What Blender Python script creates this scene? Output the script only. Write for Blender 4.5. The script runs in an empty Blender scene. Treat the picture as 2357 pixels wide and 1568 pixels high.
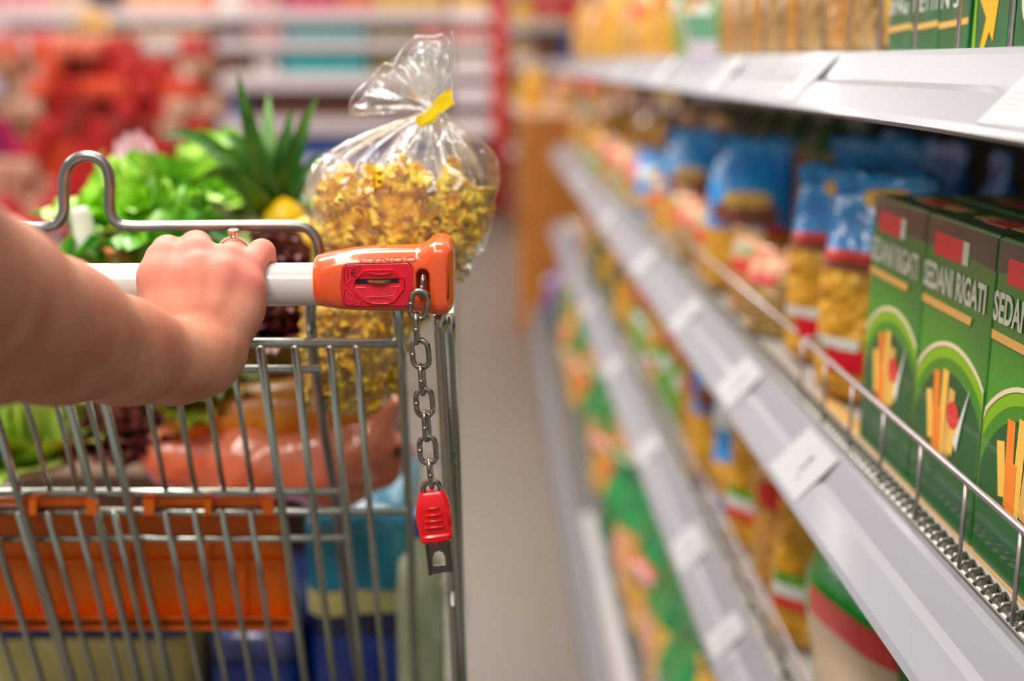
import bpy, bmesh, math, random
import numpy as np
from mathutils import Vector, Matrix

# ------------------------------------------------------------------ camera, world, lights, exposure
SC = bpy.context.scene
COL = SC.collection
FPX = 2750.0                     # focal length in pixels of the 2357 px wide frame
CAM = Vector((0.0, 0.0, 1.15))
PITCH, YAW = math.radians(13.06), math.radians(1.177)
cd = bpy.data.cameras.new('camera')
cam = bpy.data.objects.new('camera', cd)
COL.objects.link(cam)
cam.location = CAM
cam.rotation_euler = (math.pi / 2 - PITCH, 0, -YAW)
cd.sensor_width = 36.0
cd.lens = FPX / 2357.0 * 36.0
cd.clip_start = 0.02
cd.dof.use_dof = True
cd.dof.focus_distance = 0.672
cd.dof.aperture_fstop = 2.7
cd.dof.aperture_blades = 0
SC.camera = cam
SC.view_settings.view_transform = 'Standard'
SC.view_settings.look = 'None'
SC.view_settings.gamma = 1
SC.view_settings.exposure = 0.22
SC.cycles.max_bounces = 8
SC.cycles.diffuse_bounces = 3
SC.cycles.glossy_bounces = 4
SC.cycles.transparent_max_bounces = 24
SC.cycles.caustics_reflective = False
SC.cycles.caustics_refractive = False
SC.cycles.sample_clamp_indirect = 6

w = bpy.data.worlds.new('store_ambient')
SC.world = w
w.use_nodes = True
w.node_tree.nodes['Background'].inputs[0].default_value = (1.0, 0.96, 0.92, 1)
w.node_tree.nodes['Background'].inputs[1].default_value = 0.42

def area(name, loc, sx, sy, power, color=(1, .95, .88), rot=(0, 0, 0)):
    l = bpy.data.lights.new(name, 'AREA')
    l.shape = 'RECTANGLE'; l.size = sx; l.size_y = sy; l.energy = power; l.color = color
    o = bpy.data.objects.new(name, l); COL.objects.link(o); o.location = loc; o.rotation_euler = rot
    return o
area('ceiling_light_row', (-0.75, 2.4, 2.95), 0.30, 7.0, 100)
area('ceiling_light_row_far', (-3.2, 5.0, 2.95), 0.30, 8.0, 170)
area('ceiling_light_cross', (-0.3, -0.9, 2.75), 1.6, 0.9, 30)
area('ceiling_light_mid', (-0.6, 2.1, 2.9), 1.8, 1.1, 52)
area('ceiling_light_back', (-0.6, 7.6, 2.95), 5.0, 0.30, 90)

_M = Matrix.Rotation(-YAW, 3, 'Z') @ Matrix.Rotation(math.pi / 2 - PITCH, 3, 'X')
def ray(px, py):
    return (_M @ Vector(((px - 1178.5) / FPX, (784 - py) / FPX, -1))).normalized()
def at(px, py, y):               # point of the place seen at (px, py) at forward distance y
    d = ray(px, py); return CAM + d * ((y - CAM.y) / d.y)
def atx(px, py, x):              # ... at sideways distance x
    d = ray(px, py); return CAM + d * ((x - CAM.x) / d.x)
def onplane(px, py, p0, n):
    d = ray(px, py); return CAM + d * ((p0 - CAM).dot(n) / d.dot(n))

# ------------------------------------------------------------------ materials
def lin(c):
    return tuple(((v / 255) / 12.92 if v / 255 <= .04045 else ((v / 255 + .055) / 1.055) ** 2.4) for v in c)
MATS = {}
def mat(name, rgb, rough=.5, metal=0, bump=0, bscale=60, var=0, vscale=20, rgb2=None, coat=0, sss=0, sssr=(1, .35, .2), spec=.5,
        pattern='noise', emit=0, detail=3, bdist=.002, trans=0, ior=1.45):
    if name in MATS: return MATS[name]
    m = bpy.data.materials.new(name); m.use_nodes = True
    nt = m.node_tree; N = nt.nodes; L = nt.links
    b = N['Principled BSDF']
    c = lin(rgb)
    b.inputs['Base Color'].default_value = (*c, 1)
    b.inputs['Roughness'].default_value = rough
    b.inputs['Metallic'].default_value = metal
    b.inputs['Coat Weight'].default_value = coat
    b.inputs['Coat Roughness'].default_value = .08
    b.inputs['Specular IOR Level'].default_value = spec
    b.inputs['Transmission Weight'].default_value = trans
    b.inputs['IOR'].default_value = ior
    if sss:
        b.inputs['Subsurface Weight'].default_value = sss
        b.inputs['Subsurface Radius'].default_value = sssr
        b.inputs['Subsurface Scale'].default_value = .006
    if emit:
        b.inputs['Emission Color'].default_value = (*c, 1); b.inputs['Emission Strength'].default_value = emit
    tc = None
    def coords():
        nonlocal tc
        if tc is None: tc = N.new('ShaderNodeTexCoord')
        return tc.outputs['Object']
    if var or rgb2:
        c2 = lin(rgb2) if rgb2 else tuple(v * (1 - var) for v in c)
        if pattern == 'voronoi':
            t = N.new('ShaderNodeTexVoronoi'); out = t.outputs['Color']
            sep = N.new('ShaderNodeSeparateColor'); L.new(out, sep.inputs[0]); out = sep.outputs[0]
        else:
            t = N.new('ShaderNodeTexNoise'); t.inputs['Detail'].default_value = detail; out = t.outputs['Fac']
        t.inputs['Scale'].default_value = vscale; L.new(coords(), t.inputs['Vector'])
        r = N.new('ShaderNodeValToRGB'); L.new(out, r.inputs[0])
        lo, hi = (.36, .64) if pattern != 'voronoi' else (.05, .95)
        r.color_ramp.elements[0].position = lo; r.color_ramp.elements[1].position = hi
        r.color_ramp.elements[0].color = (*c2, 1); r.color_ramp.elements[1].color = (*c, 1)
        L.new(r.outputs[0], b.inputs['Base Color'])
    if bump:
        if pattern == 'voronoi':
            t = N.new('ShaderNodeTexVoronoi'); out = t.outputs['Distance']
        else:
            t = N.new('ShaderNodeTexNoise'); t.inputs['Detail'].default_value = detail; out = t.outputs['Fac']
        t.inputs['Scale'].default_value = bscale; L.new(coords(), t.inputs['Vector'])
        bp = N.new('ShaderNodeBump'); bp.inputs['Strength'].default_value = bump; bp.inputs['Distance'].default_value = bdist
        if pattern == 'voronoi': bp.invert = True
        L.new(out, bp.inputs['Height']); L.new(bp.outputs[0], b.inputs['Normal'])
        if coat: L.new(bp.outputs[0], b.inputs['Coat Normal'])
    MATS[name] = m
    return m

def film(name, rgb=(255, 255, 255), fac=.12, edge=.75, rough=.06, bump=.6, bscale=40, milk=.03):
    """thin clear plastic: lets light through, mirrors it at grazing angles, a little milky"""
    if name in MATS: return MATS[name]
    m = bpy.data.materials.new(name); m.use_nodes = True
    nt = m.node_tree; N = nt.nodes; L = nt.links; N.clear()
    out = N.new('ShaderNodeOutputMaterial')
    tr = N.new('ShaderNodeBsdfTransparent'); tr.inputs[0].default_value = (*[min(1, v * .98) for v in lin(rgb)], 1)
    gl = N.new('ShaderNodeBsdfGlossy'); gl.inputs['Roughness'].default_value = rough; gl.inputs[0].default_value = (1, 1, 1, 1)
    df = N.new('ShaderNodeBsdfDiffuse'); df.inputs[0].default_value = (*lin(rgb), 1)
    lw = N.new('ShaderNodeLayerWeight'); lw.inputs['Blend'].default_value = .45
    pw = N.new('ShaderNodeMath'); pw.operation = 'POWER'; pw.inputs[1].default_value = 2.2
    mr = N.new('ShaderNodeMapRange'); mr.inputs['To Min'].default_value = fac; mr.inputs['To Max'].default_value = edge
    tc = N.new('ShaderNodeTexCoord'); nz = N.new('ShaderNodeTexNoise'); nz.inputs['Scale'].default_value = bscale
    nz.inputs['Detail'].default_value = 2; nz.inputs['Distortion'].default_value = 1.2
    bp = N.new('ShaderNodeBump'); bp.inputs['Strength'].default_value = bump; bp.inputs['Distance'].default_value = .004
    L.new(tc.outputs['Object'], nz.inputs['Vector']); L.new(nz.outputs['Fac'], bp.inputs['Height'])
    L.new(bp.outputs[0], gl.inputs['Normal'])
    L.new(lw.outputs['Facing'], pw.inputs[0]); L.new(pw.outputs[0], mr.inputs['Value'])
    m1 = N.new('ShaderNodeMixShader'); m1.inputs[0].default_value = milk
    L.new(tr.outputs[0], m1.inputs[1]); L.new(df.outputs[0], m1.inputs[2])
    m2 = N.new('ShaderNodeMixShader'); L.new(mr.outputs[0], m2.inputs[0]); L.new(m1.outputs[0], m2.inputs[1]); L.new(gl.outputs[0], m2.inputs[2])
    L.new(m2.outputs[0], out.inputs[0])
    MATS[name] = m
    return m

# ------------------------------------------------------------------ object helpers
def tag(o, label, cat=None, group=None, kind=None):
    if label: o['label'] = label
    if cat: o['category'] = cat
    if group: o['group'] = group
    if kind: o['kind'] = kind
    return o
def thing(name, label, cat, loc=(0, 0, 0), group=None):
    o = bpy.data.objects.new(name, None); COL.objects.link(o); o.location = loc; o.empty_display_size = .05
    return tag(o, label, cat, group)
class MB:
    """collects vertices and faces of ONE mesh"""
    def __init__(s): s.v = []; s.f = []; s.n = 0
    def add(s, v, f):
        v = np.asarray(v, dtype=float).reshape(-1, 3); k = s.n
        s.v.append(v); s.f += [tuple(int(i) + k for i in q) for q in f]; s.n += len(v); return s
    def box(s, c, d, bev=0, rot=None):
        bm = bmesh.new(); bmesh.ops.create_cube(bm, size=1)
        for q in bm.verts: q.co = Vector((q.co.x * d[0], q.co.y * d[1], q.co.z * d[2]))
        if bev: bmesh.ops.bevel(bm, geom=list(bm.edges), offset=bev, segments=2, affect='EDGES', profile=.6)
        if rot is not None:
            for q in bm.verts: q.co = rot @ q.co
        for q in bm.verts: q.co += Vector(c)
        bm.verts.index_update()
        s.add([q.co[:] for q in bm.verts], [[q.index for q in f.verts] for f in bm.faces]); bm.free(); return s
    def prism(s, poly, h0, h1, frame):
        """poly [(a,b)], extruded h0..h1; frame(a,b,h)->xyz"""
        n = len(poly)
        v = [frame(a, b, h0) for a, b in poly] + [frame(a, b, h1) for a, b in poly]
        f = [tuple(range(n))[::-1], tuple(range(n, 2 * n))] + [(i, (i + 1) % n, n + (i + 1) % n, n + i) for i in range(n)]
        return s.add(v, f)
    def tube(s, pts, r, n=10, closed=False, caps=True):
        P = np.array([tuple(p) for p in pts], float); m = len(P)
        R = np.full(m, r) if np.isscalar(r) else np.array(r, float)
        T = np.roll(P, -1, 0) - np.roll(P, 1, 0) if closed else np.gradient(P, axis=0)
        T /= np.linalg.norm(T, axis=1)[:, None] + 1e-12
        a = np.array([0, 0, 1.]) if abs(T[0][2]) < .9 else np.array([1., 0, 0])
        u = np.cross(T[0], a); u /= np.linalg.norm(u); U = [u]
        for i in range(1, m):
            u = U[-1] - T[i] * np.dot(U[-1], T[i]); u /= np.linalg.norm(u) + 1e-12; U.append(u)
        U = np.array(U); W = np.cross(T, U)
        th = np.linspace(0, 2 * np.pi, n, endpoint=False)
        V = P[:, None] + R[:, None, None] * (np.cos(th)[None, :, None] * U[:, None] + np.sin(th)[None, :, None] * W[:, None])
        f = []
        for i in range(m if closed else m - 1):
            j = (i + 1) % m
            for k in range(n):
                l = (k + 1) % n; f.append((i * n + k, i * n + l, j * n + l, j * n + k))
        if caps and not closed: f += [tuple(range(n))[::-1], tuple(range((m - 1) * n, m * n))]
        return s.add(V.reshape(-1, 3), f)
    def lathe(s, prof, c=(0, 0, 0), n=24, M=None):
        th = np.linspace(0, 2 * np.pi, n, endpoint=False)
        v = [(r * math.cos(t), r * math.sin(t), z) for r, z in prof for t in th]
        if M is not None: v = [tuple(M @ Vector(q)) for q in v]
        v = np.array(v) + np.array(tuple(c)); m = len(prof)
        f = [(i * n + k, i * n + (k + 1) % n, (i + 1) * n + (k + 1) % n, (i + 1) * n + k) for i in range(m - 1) for k in range(n)]
        f += [tuple(range(n))[::-1], tuple(range((m - 1) * n, m * n))]
        return s.add(v, f)
    def grid(s, P, wrap=False):
        P = np.asarray(P); a, b = P.shape[:2]; f = []
        for i in range(a - 1):
            for j in range(b if wrap else b - 1):
                k = (j + 1) % b; f.append((i * b + j, i * b + k, (i + 1) * b + k, (i + 1) * b + j))
        return s.add(P.reshape(-1, 3), f)
    def build(s, name, m, parent=None, smooth=True, world=True):
        me = bpy.data.meshes.new(name)
        v = np.concatenate(s.v)
        me.from_pydata(v.tolist(), [], s.f); me.update()
        for mm in (m if isinstance(m, (list, tuple)) else [m]): me.materials.append(mm)
        if smooth == 'auto':
            me.polygons.foreach_set('use_smooth', [True] * len(me.polygons)); me.set_sharp_from_angle(angle=.6)
        elif smooth: me.polygons.foreach_set('use_smooth', [True] * len(me.polygons))
        o = bpy.data.objects.new(name, me); COL.objects.link(o)
        if parent is not None:
            o.parent = parent
            if world:                         # vertices are in world space: undo the ancestors' offsets
                p = parent; off = Vector((0, 0, 0))
                while p is not None: off += p.location; p = p.parent
                o.location = -off
        return o
def spline(pts, k=8):
    P = [Vector(p) for p in pts]; P = [P[0] * 2 - P[1]] + P + [P[-1] * 2 - P[-2]]; out = []
    for i in range(1, len(P) - 2):
        a, b, c, d = P[i - 1:i + 3]
        for t in [j / k for j in range(k)]:
            out.append(.5 * ((2 * b) + (c - a) * t + (2 * a - 5 * b + 4 * c - d) * t * t + (3 * b - a - 3 * c + d) * t ** 3))
    return out + [P[-2]]
def children(o): return [c for c in KIDS.get(o.name, [])]
def copy_tree(o, parent=None):
    c = o.copy(); COL.objects.link(c); c.parent = parent
    for ch in list(o.children): copy_tree(ch, c)
    return c
def noise3(P, seed, f=1.0, oct=3):
    """cheap smooth noise: sums of sines"""
    rs = np.random.RandomState(seed); out = 0; a = 1.
    for o_ in range(oct):
        for k in range(4):
            d = rs.normal(size=3); d /= np.linalg.norm(d)
            out = out + a * np.sin(f * (P @ d) + rs.uniform(0, 6.28)) / 4
        f *= 2.1; a *= .5
    return out

def surface_nets(F, org, h):
    ins = F < 0; sh = tuple(n - 1 for n in F.shape)
    cnt = np.zeros(sh, np.float32); acc = np.zeros(sh + (3,), np.float32)
    idx = np.indices(F.shape, dtype=np.float32)
    edges = []
    for ax in range(3):
        s0 = [slice(None)] * 3; s1 = [slice(None)] * 3; s0[ax] = slice(0, -1); s1[ax] = slice(1, None)
        a = F[tuple(s0)]; b = F[tuple(s1)]; cr = ins[tuple(s0)] != ins[tuple(s1)]
        t = np.where(cr, a / np.where(a == b, 1, a - b), 0)
        pos = [idx[k][tuple(s0)] for k in range(3)]; pos[ax] = pos[ax] + t
        o1, o2 = [k for k in range(3) if k != ax]
        for p in (0, 1):
            for q in (0, 1):
                s = [slice(None)] * 3
                s[o1] = slice(p, F.shape[o1] - 1 + p); s[o2] = slice(q, F.shape[o2] - 1 + q)
                c = cr[tuple(s)]; cnt += c
                for k in range(3): acc[..., k] += np.where(c, pos[k][tuple(s)], 0)
        edges.append((ax, cr, ins[tuple(s0)]))
    m = cnt > 0; vid = np.full(sh, -1, np.int64); vid[m] = np.arange(m.sum())
    V = acc[m] / cnt[m][:, None] * h + np.array(org)
    faces = []
    for ax, cr, i0 in edges:
        o1, o2 = [k for k in range(3) if k != ax]
        w_ = np.argwhere(cr)
        ok = (w_[:, o1] > 0) & (w_[:, o2] > 0) & (w_[:, o1] < F.shape[o1] - 1) & (w_[:, o2] < F.shape[o2] - 1)
        w_ = w_[ok]
        def g(d1, d2):
            q = w_.copy(); q[:, o1] += d1; q[:, o2] += d2; return vid[q[:, 0], q[:, 1], q[:, 2]]
        Q = np.stack([g(-1, -1), g(0, -1), g(0, 0), g(-1, 0)], 1)
        fl = i0[w_[:, 0], w_[:, 1], w_[:, 2]]
        if ax == 1: fl = ~fl
        Q[~fl] = Q[~fl][:, ::-1]
        faces.append(Q)
    return V, np.concatenate(faces)
def sdf_grid(lo, hi, h):
    g = [np.arange(a, b + h, h, dtype=np.float32) for a, b in zip(lo, hi)]
    return np.stack(np.meshgrid(*g, indexing='ij'), -1)
def d_caps(P, a, b, ra, rb):
    a = np.array(tuple(a), np.float32); b = np.array(tuple(b), np.float32); ab = b - a
    t = np.clip(((P - a) @ ab) / (ab @ ab + 1e-12), 0, 1)
    return np.linalg.norm(P - a - t[..., None] * ab, axis=-1) - (ra + (rb - ra) * t)
def smin(a, b, k):
    h = np.clip(.5 + .5 * (b - a) / k, 0, 1); return b * (1 - h) + a * h - k * h * (1 - h)
def d_rbox(P, c, d, r):
    q = np.abs(P - np.array(tuple(c), np.float32)) - (np.array(d, np.float32) / 2 - r)
    return np.linalg.norm(np.maximum(q, 0), axis=-1) + np.minimum(q.max(-1), 0) - r
def relax(V, Fq, it=2, lam=.5):
    V = V.copy(); n = len(V)
    for _ in range(it):
        s = np.zeros_like(V); c = np.zeros(n)
        for k in range(4):
            a = Fq[:, k]; b = Fq[:, (k + 1) % 4]
            np.add.at(s, a, V[b]); np.add.at(s, b, V[a]); np.add.at(c, a, 1); np.add.at(c, b, 1)
        V += lam * (s / c[:, None] - V)
    return V

CHROME = mat('chromed_wire', (176, 180, 170), .20, 1, bump=.08, bscale=300, var=.12, vscale=30)
DARKCHROME = mat('worn_steel_tube', (150, 146, 142), .28, 1, bump=.1, bscale=250, var=.2, vscale=40)

# ------------------------------------------------------------------ the hall: floor and far walls
FLOOR = mat('terrazzo_floor', (128, 118, 106), .34, bump=.03, bscale=90, rgb2=(80, 73, 65), vscale=150, detail=4)
o = MB().box((-1, 5, -.03), (14, 20, .06)).build('floor', FLOOR, smooth=False); tag(o, None, kind='structure')
o = MB().box((-1, 13.6, 2.0), (14, .1, 4.0)).build('wall_far', mat('far_wall_paint', (196, 178, 170), .8), smooth=False); tag(o, None, kind='structure')

# ------------------------------------------------------------------ shopping cart
YH = .69                                     # the handle's distance
hb = at(560, 655, YH)                        # a point of the handle's axis
HZ = hb.z
cart = thing('shopping_cart', 'chrome wire shopping cart with white handle bar, loaded with groceries', 'shopping cart', (-.27, 1.2, 0))
x_end = at(730, 655, YH).x
WHITE = mat('white_handle_plastic', (212, 208, 202), .16, coat=.9, bump=.02, bscale=200)
mb = MB().tube([(-.56, YH, HZ), (x_end + .02, YH, HZ)], .0127, 32)
mb.build('handle_bar', WHITE, cart, smooth='auto')

ORANGE = mat('orange_housing_plastic', (240, 94, 42), .22, coat=.55, bump=.04, bscale=260, bdist=.0006)
RED = mat('red_slot_plastic', (226, 22, 48), .30, coat=.3, bump=.06, bscale=900, bdist=.0004)
BLACK = mat('dark_gap', (16, 12, 12), .7)
# housing: section heights read along the handle
def housing(parent):
    prof = [(725, 600, 706), (729, 596, 709), (745, 592, 712), (780, 585, 716), (815, 579, 719), (850, 576, 720), (900, 574, 720), (950, 573, 720), (985, 573, 720)]
    xs = [at(p, 655, YH).x for p, _, _ in prof]
    zt = [at(p, t, YH - .012).z for p, t, _ in prof]; zb = [at(p, b, YH - .012).z for p, _, b in prof]
    h = .0009
    fl = at(1014, 655, YH).x
    lo = (xs[0] - .004, YH - .034, min(zb) - .01); hi = (fl + .016, YH + .045, max(zt) + .012)
    P = sdf_grid(lo, hi, h)
    X = P[..., 0]
    top = np.interp(X, xs, zt).astype(np.float32); bot = np.interp(X, xs, zb).astype(np.float32)
    cz = (top + bot) / 2; hz = (top - bot) / 2; hy = np.interp(X, [xs[0], xs[2], xs[-1]], [.0145, .017, .0185]).astype(np.float32)
    qy = np.abs(P[..., 1] - YH) / hy; qz = np.abs(P[..., 2] - cz) / hz
    e = np.interp(X, [xs[0], xs[3], xs[-1]], [2.3, 3.2, 3.8]).astype(np.float32)
    D = ((qy ** e + qz ** e) ** (1 / e) - 1) * np.minimum(hy, hz) * .95
    D = np.maximum(D, xs[0] - X)
    D = np.where((X - xs[0]) < .003, np.maximum(D, D + (.0026 - np.sqrt(np.clip(.003 ** 2 - (.003 - (X - xs[0])) ** 2, 0, 1))) * .6), D)
    D = np.maximum(D, X - xs[-1] - .01)
    za = at(1010, 562, YH - .02).z; zc = at(1018, 727, YH - .02).z
    F = d_rbox(P, (fl, YH + .006, (za + zc) / 2), (.0165, .052, za - zc), .0075)
    D = smin(D, F, .006)
    # opening the chain comes out of
    ch = at(974, 655, YH - .018)
    D = np.maximum(D, -d_rbox(P, (ch.x, YH - .018, ch.z), (.0036 * 2, .018, .0175), .0034))
    V, Q = surface_nets(D, lo, h); V = relax(V, Q, 3, .5)
    return MB().add(V, Q).build('coin_lock', ORANGE, parent)
lock = housing(cart); lock['label'] = 'orange coin lock on the handle end'
# slot plate, engraved fields, slot: laid on the front of the housing
YF = YH - .0178
def fr(a, b, hgt): p = at(a, b, YF); return (p.x, YF - hgt, p.z)
def prism_px(mb, poly, h0, h1): return mb.prism(poly, h0, h1, fr)
plate = [(788, 618), (797, 609), (941, 606), (952, 617), (952, 690), (940, 704), (803, 706), (790, 697), (785, 660)][::-1]
g = MB(); prism_px(g, [(870 + (a - 870) * 1.012, 656 + (b - 656) * 1.025) for a, b in plate], -.004, .0002); g.build('plate_gap', BLACK, lock, smooth=False)
pm = MB(); prism_px(pm, plate, -.003, .0007)
slot_plate = pm.build('slot_plate', RED, lock, smooth=False); slot_plate['label'] = 'red coin slot plate'
bv = slot_plate.modifiers.new('b', 'BEVEL'); bv.width = .0003; bv.segments = 2
# raised hexagonal surround: outer ring of facets around the slot
hexo = [(814, 646), (838, 620), (905, 618), (932, 640), (932, 664), (908, 697), (843, 697), (812, 668)]
hexi = [(819, 643), (842, 625), (902, 624), (922, 641), (922, 652), (902, 676), (842, 676), (819, 653)]
mbx = MB()
n8 = len(hexo)
v = [fr(a, b, .0007) for a, b in hexo] + [fr(870 + (a - 870) * .97, 656 + (b - 656) * .94, .0019) for a, b in hexo] + [fr(a, b, .0008) for a, b in [(820, 643), (842, 637), (902, 637), (920, 641), (920, 653), (902, 660), (842, 660), (820, 654)]]
f = []
for i in range(n8):
    j = (i + 1) % n8
    f += [(i, j, n8 + j, n8 + i), (n8 + i, n8 + j, 2 * n8 + j, 2 * n8 + i)]
f.append(tuple(range(2 * n8, 3 * n8)))
mbx.add(v, [q[::-1] for q in f])
for (a, b) in [((842, 682), (905, 680)), ((818, 662), (842, 661)), ((900, 659), (922, 658))]:
    mbx.tube([fr(*a, .0018), fr(*b, .0018)], .00022, 6)
mbx.build('slot_surround', RED, lock, smooth=False)
sl = MB(); prism_px(sl, [(819, 642), (918, 640), (918, 650), (819, 653)][::-1], .0006, .0012); sl.build('coin_slot', BLACK, lock, smooth=False)
# thumb hollows above and below the slot
mb = MB()
for cx, cy, w_, hh in ((875, 626, 26, 5), (875, 691, 30, 7)):
    mb.add([fr(cx + w_ * math.cos(t), cy + hh * math.sin(t) * (1 if cy > 650 else 1), .0022) for t in np.linspace(0, 2 * np.pi, 20, endpoint=False)] + [fr(cx, cy + (5 if cy > 650 else -3), .0014)],
           [(i, (i + 1) % 20, 20) for i in range(20)])
mb.build('thumb_hollow', RED, lock)
# outlined fields
def outline(pts, r=.00032): return [fr(a, b, .0009) for a, b in pts], r
mb = MB()
for pts in ([(792, 620), (797, 614), (830, 613), (831, 618), (800, 655), (793, 654)], [(793, 668), (796, 664), (833, 695), (830, 701), (800, 702), (794, 692)]):
    mb.tube([fr(a, b, .0008) for a, b in pts], .0003, 6, closed=True)
mb.build('field_outline', mat('red_slot_plastic_dark', (186, 16, 40), .35), lock)
def text(name, s, loc, size, m, parent=None, rot=(math.pi / 2, 0, 0), ext=.0002, off=None, sx=1, align='LEFT'):
    cu = bpy.data.curves.new(name, 'FONT'); cu.body = s; cu.size = size; cu.extrude = ext; cu.align_x = align
    cu.resolution_u = 3
    if off: cu.offset = off
    tmp = bpy.data.objects.new('tmp', cu); COL.objects.link(tmp); bpy.context.view_layer.update()
    me = bpy.data.meshes.new_from_object(tmp.evaluated_get(bpy.context.evaluated_depsgraph_get()))
    bpy.data.objects.remove(tmp); bpy.data.curves.remove(cu); me.materials.clear(); me.materials.append(m)
    t = bpy.data.objects.new(name, me); COL.objects.link(t); t.rotation_euler = rot; t.scale = (sx, 1, 1)
    l = Vector(loc)
    if parent is not None:
        t.parent = parent; p = parent
        while p is not None: l = l - p.location; p = p.parent
    t.location = l
    return t
ENG = mat('engraved_red', (176, 14, 36), .4)
EMB = mat('embossed_red', (236, 60, 76), .25)
text('engraved_price', '1€', fr(794, 638, .001), .0068, ENG, lock, sx=.9)
text('embossed_price', '50', fr(796, 690, .001), .0062, EMB, lock, sx=.75)
text('embossed_price', 'CENT', fr(805, 699, .001), .0028, EMB, lock, sx=1.1)
text('embossed_number', '5', fr(916, 671, .001), .003, EMB, lock)
# brand lettering pressed into the top slope
text('embossed_lettering', 'CYNOOC', fr(822, 602, .0002), .0052, mat('orange_emboss', (244, 108, 58), .25, coat=.5), lock, rot=(math.radians(66), 0, 0), ext=.0002, sx=1.75)
# end-cap seam and scratch
mb = MB(); q = at(1031, 655, YH - .021)
mb.tube([at(1030, 610, YH - .0203), at(1033, 640, YH - .0206), at(1031, 690, YH - .0203)], .0004, 6)
mb.build('cap_seam', mat('seam_dark', (150, 40, 20), .5), lock)

# the coin in the slot
cm = MB(); cc = at(872, 646, YF); cm.lathe([(.0085, -.0009), (.0092, -.0007), (.0092, .0007), (.0085, .0009)], (cc.x, YF + .0052, cc.z - .0001), 48)
coin = cm.build('coin', mat('worn_gold_coin', (196, 170, 112), .3, 1), smooth='auto')
tag(coin, 'gold-coloured coin stuck in the red coin slot', 'coin')

# child seat loop of thick bent tube
Ys = .762
loop = [(-420, 528), (-200, 524), (0, 523), (60, 523), (108, 523), (134, 512), (147, 485), (147, 440), (148, 405), (160, 378), (182, 363), (205, 360), (228, 367), (246, 388), (253, 420), (252, 460), (256, 492), (272, 514), (300, 521), (400, 521), (550, 520), (670, 520), (705, 526), (725, 545), (735, 575), (737, 615)]
pts = spline([at(a, b, Ys) for a, b in loop], 5)
pts += spline([at(737, 625, Ys), at(725, 665, Ys - .01), at(716, 710, Ys - .018), at(718, 770, Ys - .012), at(726, 849, Ys + .006), at(748, 1000, Ys + .045), at(773, 1159, Ys + .08), at(803, 1419, Ys + .125), at(826, 1568, Ys + .15), at(850, 1750, Ys + .17)], 5)
MB().tube(pts, .0034, 14).build('seat_loop', DARKCHROME, cart)

# rear gate: leans forward, away from the handle
LEAN = math.radians(69)
GD = Vector((0, math.cos(LEAN), -math.sin(LEAN))); GN = Vector((0, math.sin(LEAN), math.cos(LEAN)))
G0 = at(745, 790, .735)
def gp(px, py, off=0): return onplane(px, py, G0 + GN * off, GN)
wires = [(-520, 790, 920, .0033), (-520, 850, 740, .0027), (-420, 1133, 776, .0028), (-420, 1178, 940, .0028), (-420, 1240, 792, .0025)]
for a, y_, b, r in wires:
    MB().tube([gp(a, y_, .005), gp(b - 4, y_, .005), gp(b, y_, .005)], [r, r, r * .6], 12).build('cross_wire', CHROME, cart)
def gate_bar(px, py, L, r, name='gate_bar'):
    p = gp(px, py); MB().tube([p, p + GD * L * .5, p + GD * L], r, 10).build(name, CHROME, cart)
for px, py, r in [(127, 797, .0030), (213, 797, .0030), (599, 797, .0030), (679, 797, .0027), (760, 797, .0025), (821, 797, .0023), (-60, 797, .0028), (-150, 797, .0028), (-330, 797, .0028)]:
    gate_bar(px, py, .50, r)
Lu = (gp(500, 850) - gp(500, 1128)).length
for px, py in [(44, 1128), (116, 1128), (181, 1128), (253, 1128), (382, 1128), (450, 1128), (515, 1128), (581, 1128), (-25, 1128), (-95, 1128)]:
    p = gp(px, py); MB().tube([p - GD * Lu, p - GD * Lu * .5, p], .0020, 10).build('gate_bar', CHROME, cart)
for px in [-165, -95, -27, 40, 108, 175, 262, 380, 447, 512, 577]:
    gate_bar(px, 1178, .30, .0022)
# gate post and side frame posts
MB().tube([at(914, 700, .722), at(925, 850, .76), at(942, 1176, .84), at(958, 1568, .93), at(966, 1800, .98)], .0034, 14).build('gate_post', CHROME, cart)
def side_post(a, name='side_post', r=.0036):
    MB().tube(spline([at(*q) for q in a], 4), r, 14).build(name, CHROME, cart)
side_post([(1012, 722, .70), (1022, 900, .715), (1036, 1200, .74), (1052, 1568, .77), (1068, 1900, .80), (1085, 2400, .84)], r=.0040)
side_post([(1036, 725, .72), (1046, 950, .735), (1056, 1250, .75), (1066, 1568, .77), (1075, 1900, .80), (1090, 2400, .84)], r=.0030)
# right side panel: wires running away from us, and uprights
def sx_(y): return -.0300 * y - .002
Z0, Z1 = .40, .955
for z in (.955, .90, .80, .70, .60, .50, .40):
    r = .0032 if z > .95 else .0022
    MB().tube([(sx_(.73) , .73, z), (sx_(1.2), 1.2, z), (sx_(1.62), 1.62, z)], r, 8).build('side_wire', CHROME, cart)
    MB().tube([(-.535, .73, z), (-.52, 1.2, z), (-.50, 1.62, z)], r, 8).build('side_wire', CHROME, cart)
    MB().tube([(-.50, 1.62, z if z < .95 else .90), (-.25, 1.63, z if z < .95 else .90), (sx_(1.62), 1.62, z if z < .95 else .90)], r, 8).build('front_wire', CHROME, cart)
for k in range(16):
    y = .80 + k * .055
    MB().tube([(sx_(y) + .003, y, Z0), (sx_(y) + .003, y, Z1)], .0017, 8).build('side_bar', CHROME, cart)
    MB().tube([(-.53 + (y - .73) * .035, y, Z0), (-.53 + (y - .73) * .035, y, Z1)], .0017, 8).build('side_bar', CHROME, cart)
for k in range(8):
    x = -.47 + k * .058
    MB().tube([(x, 1.62, Z0), (x, 1.62, .90)], .0017, 8).build('front_bar', CHROME, cart)
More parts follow.
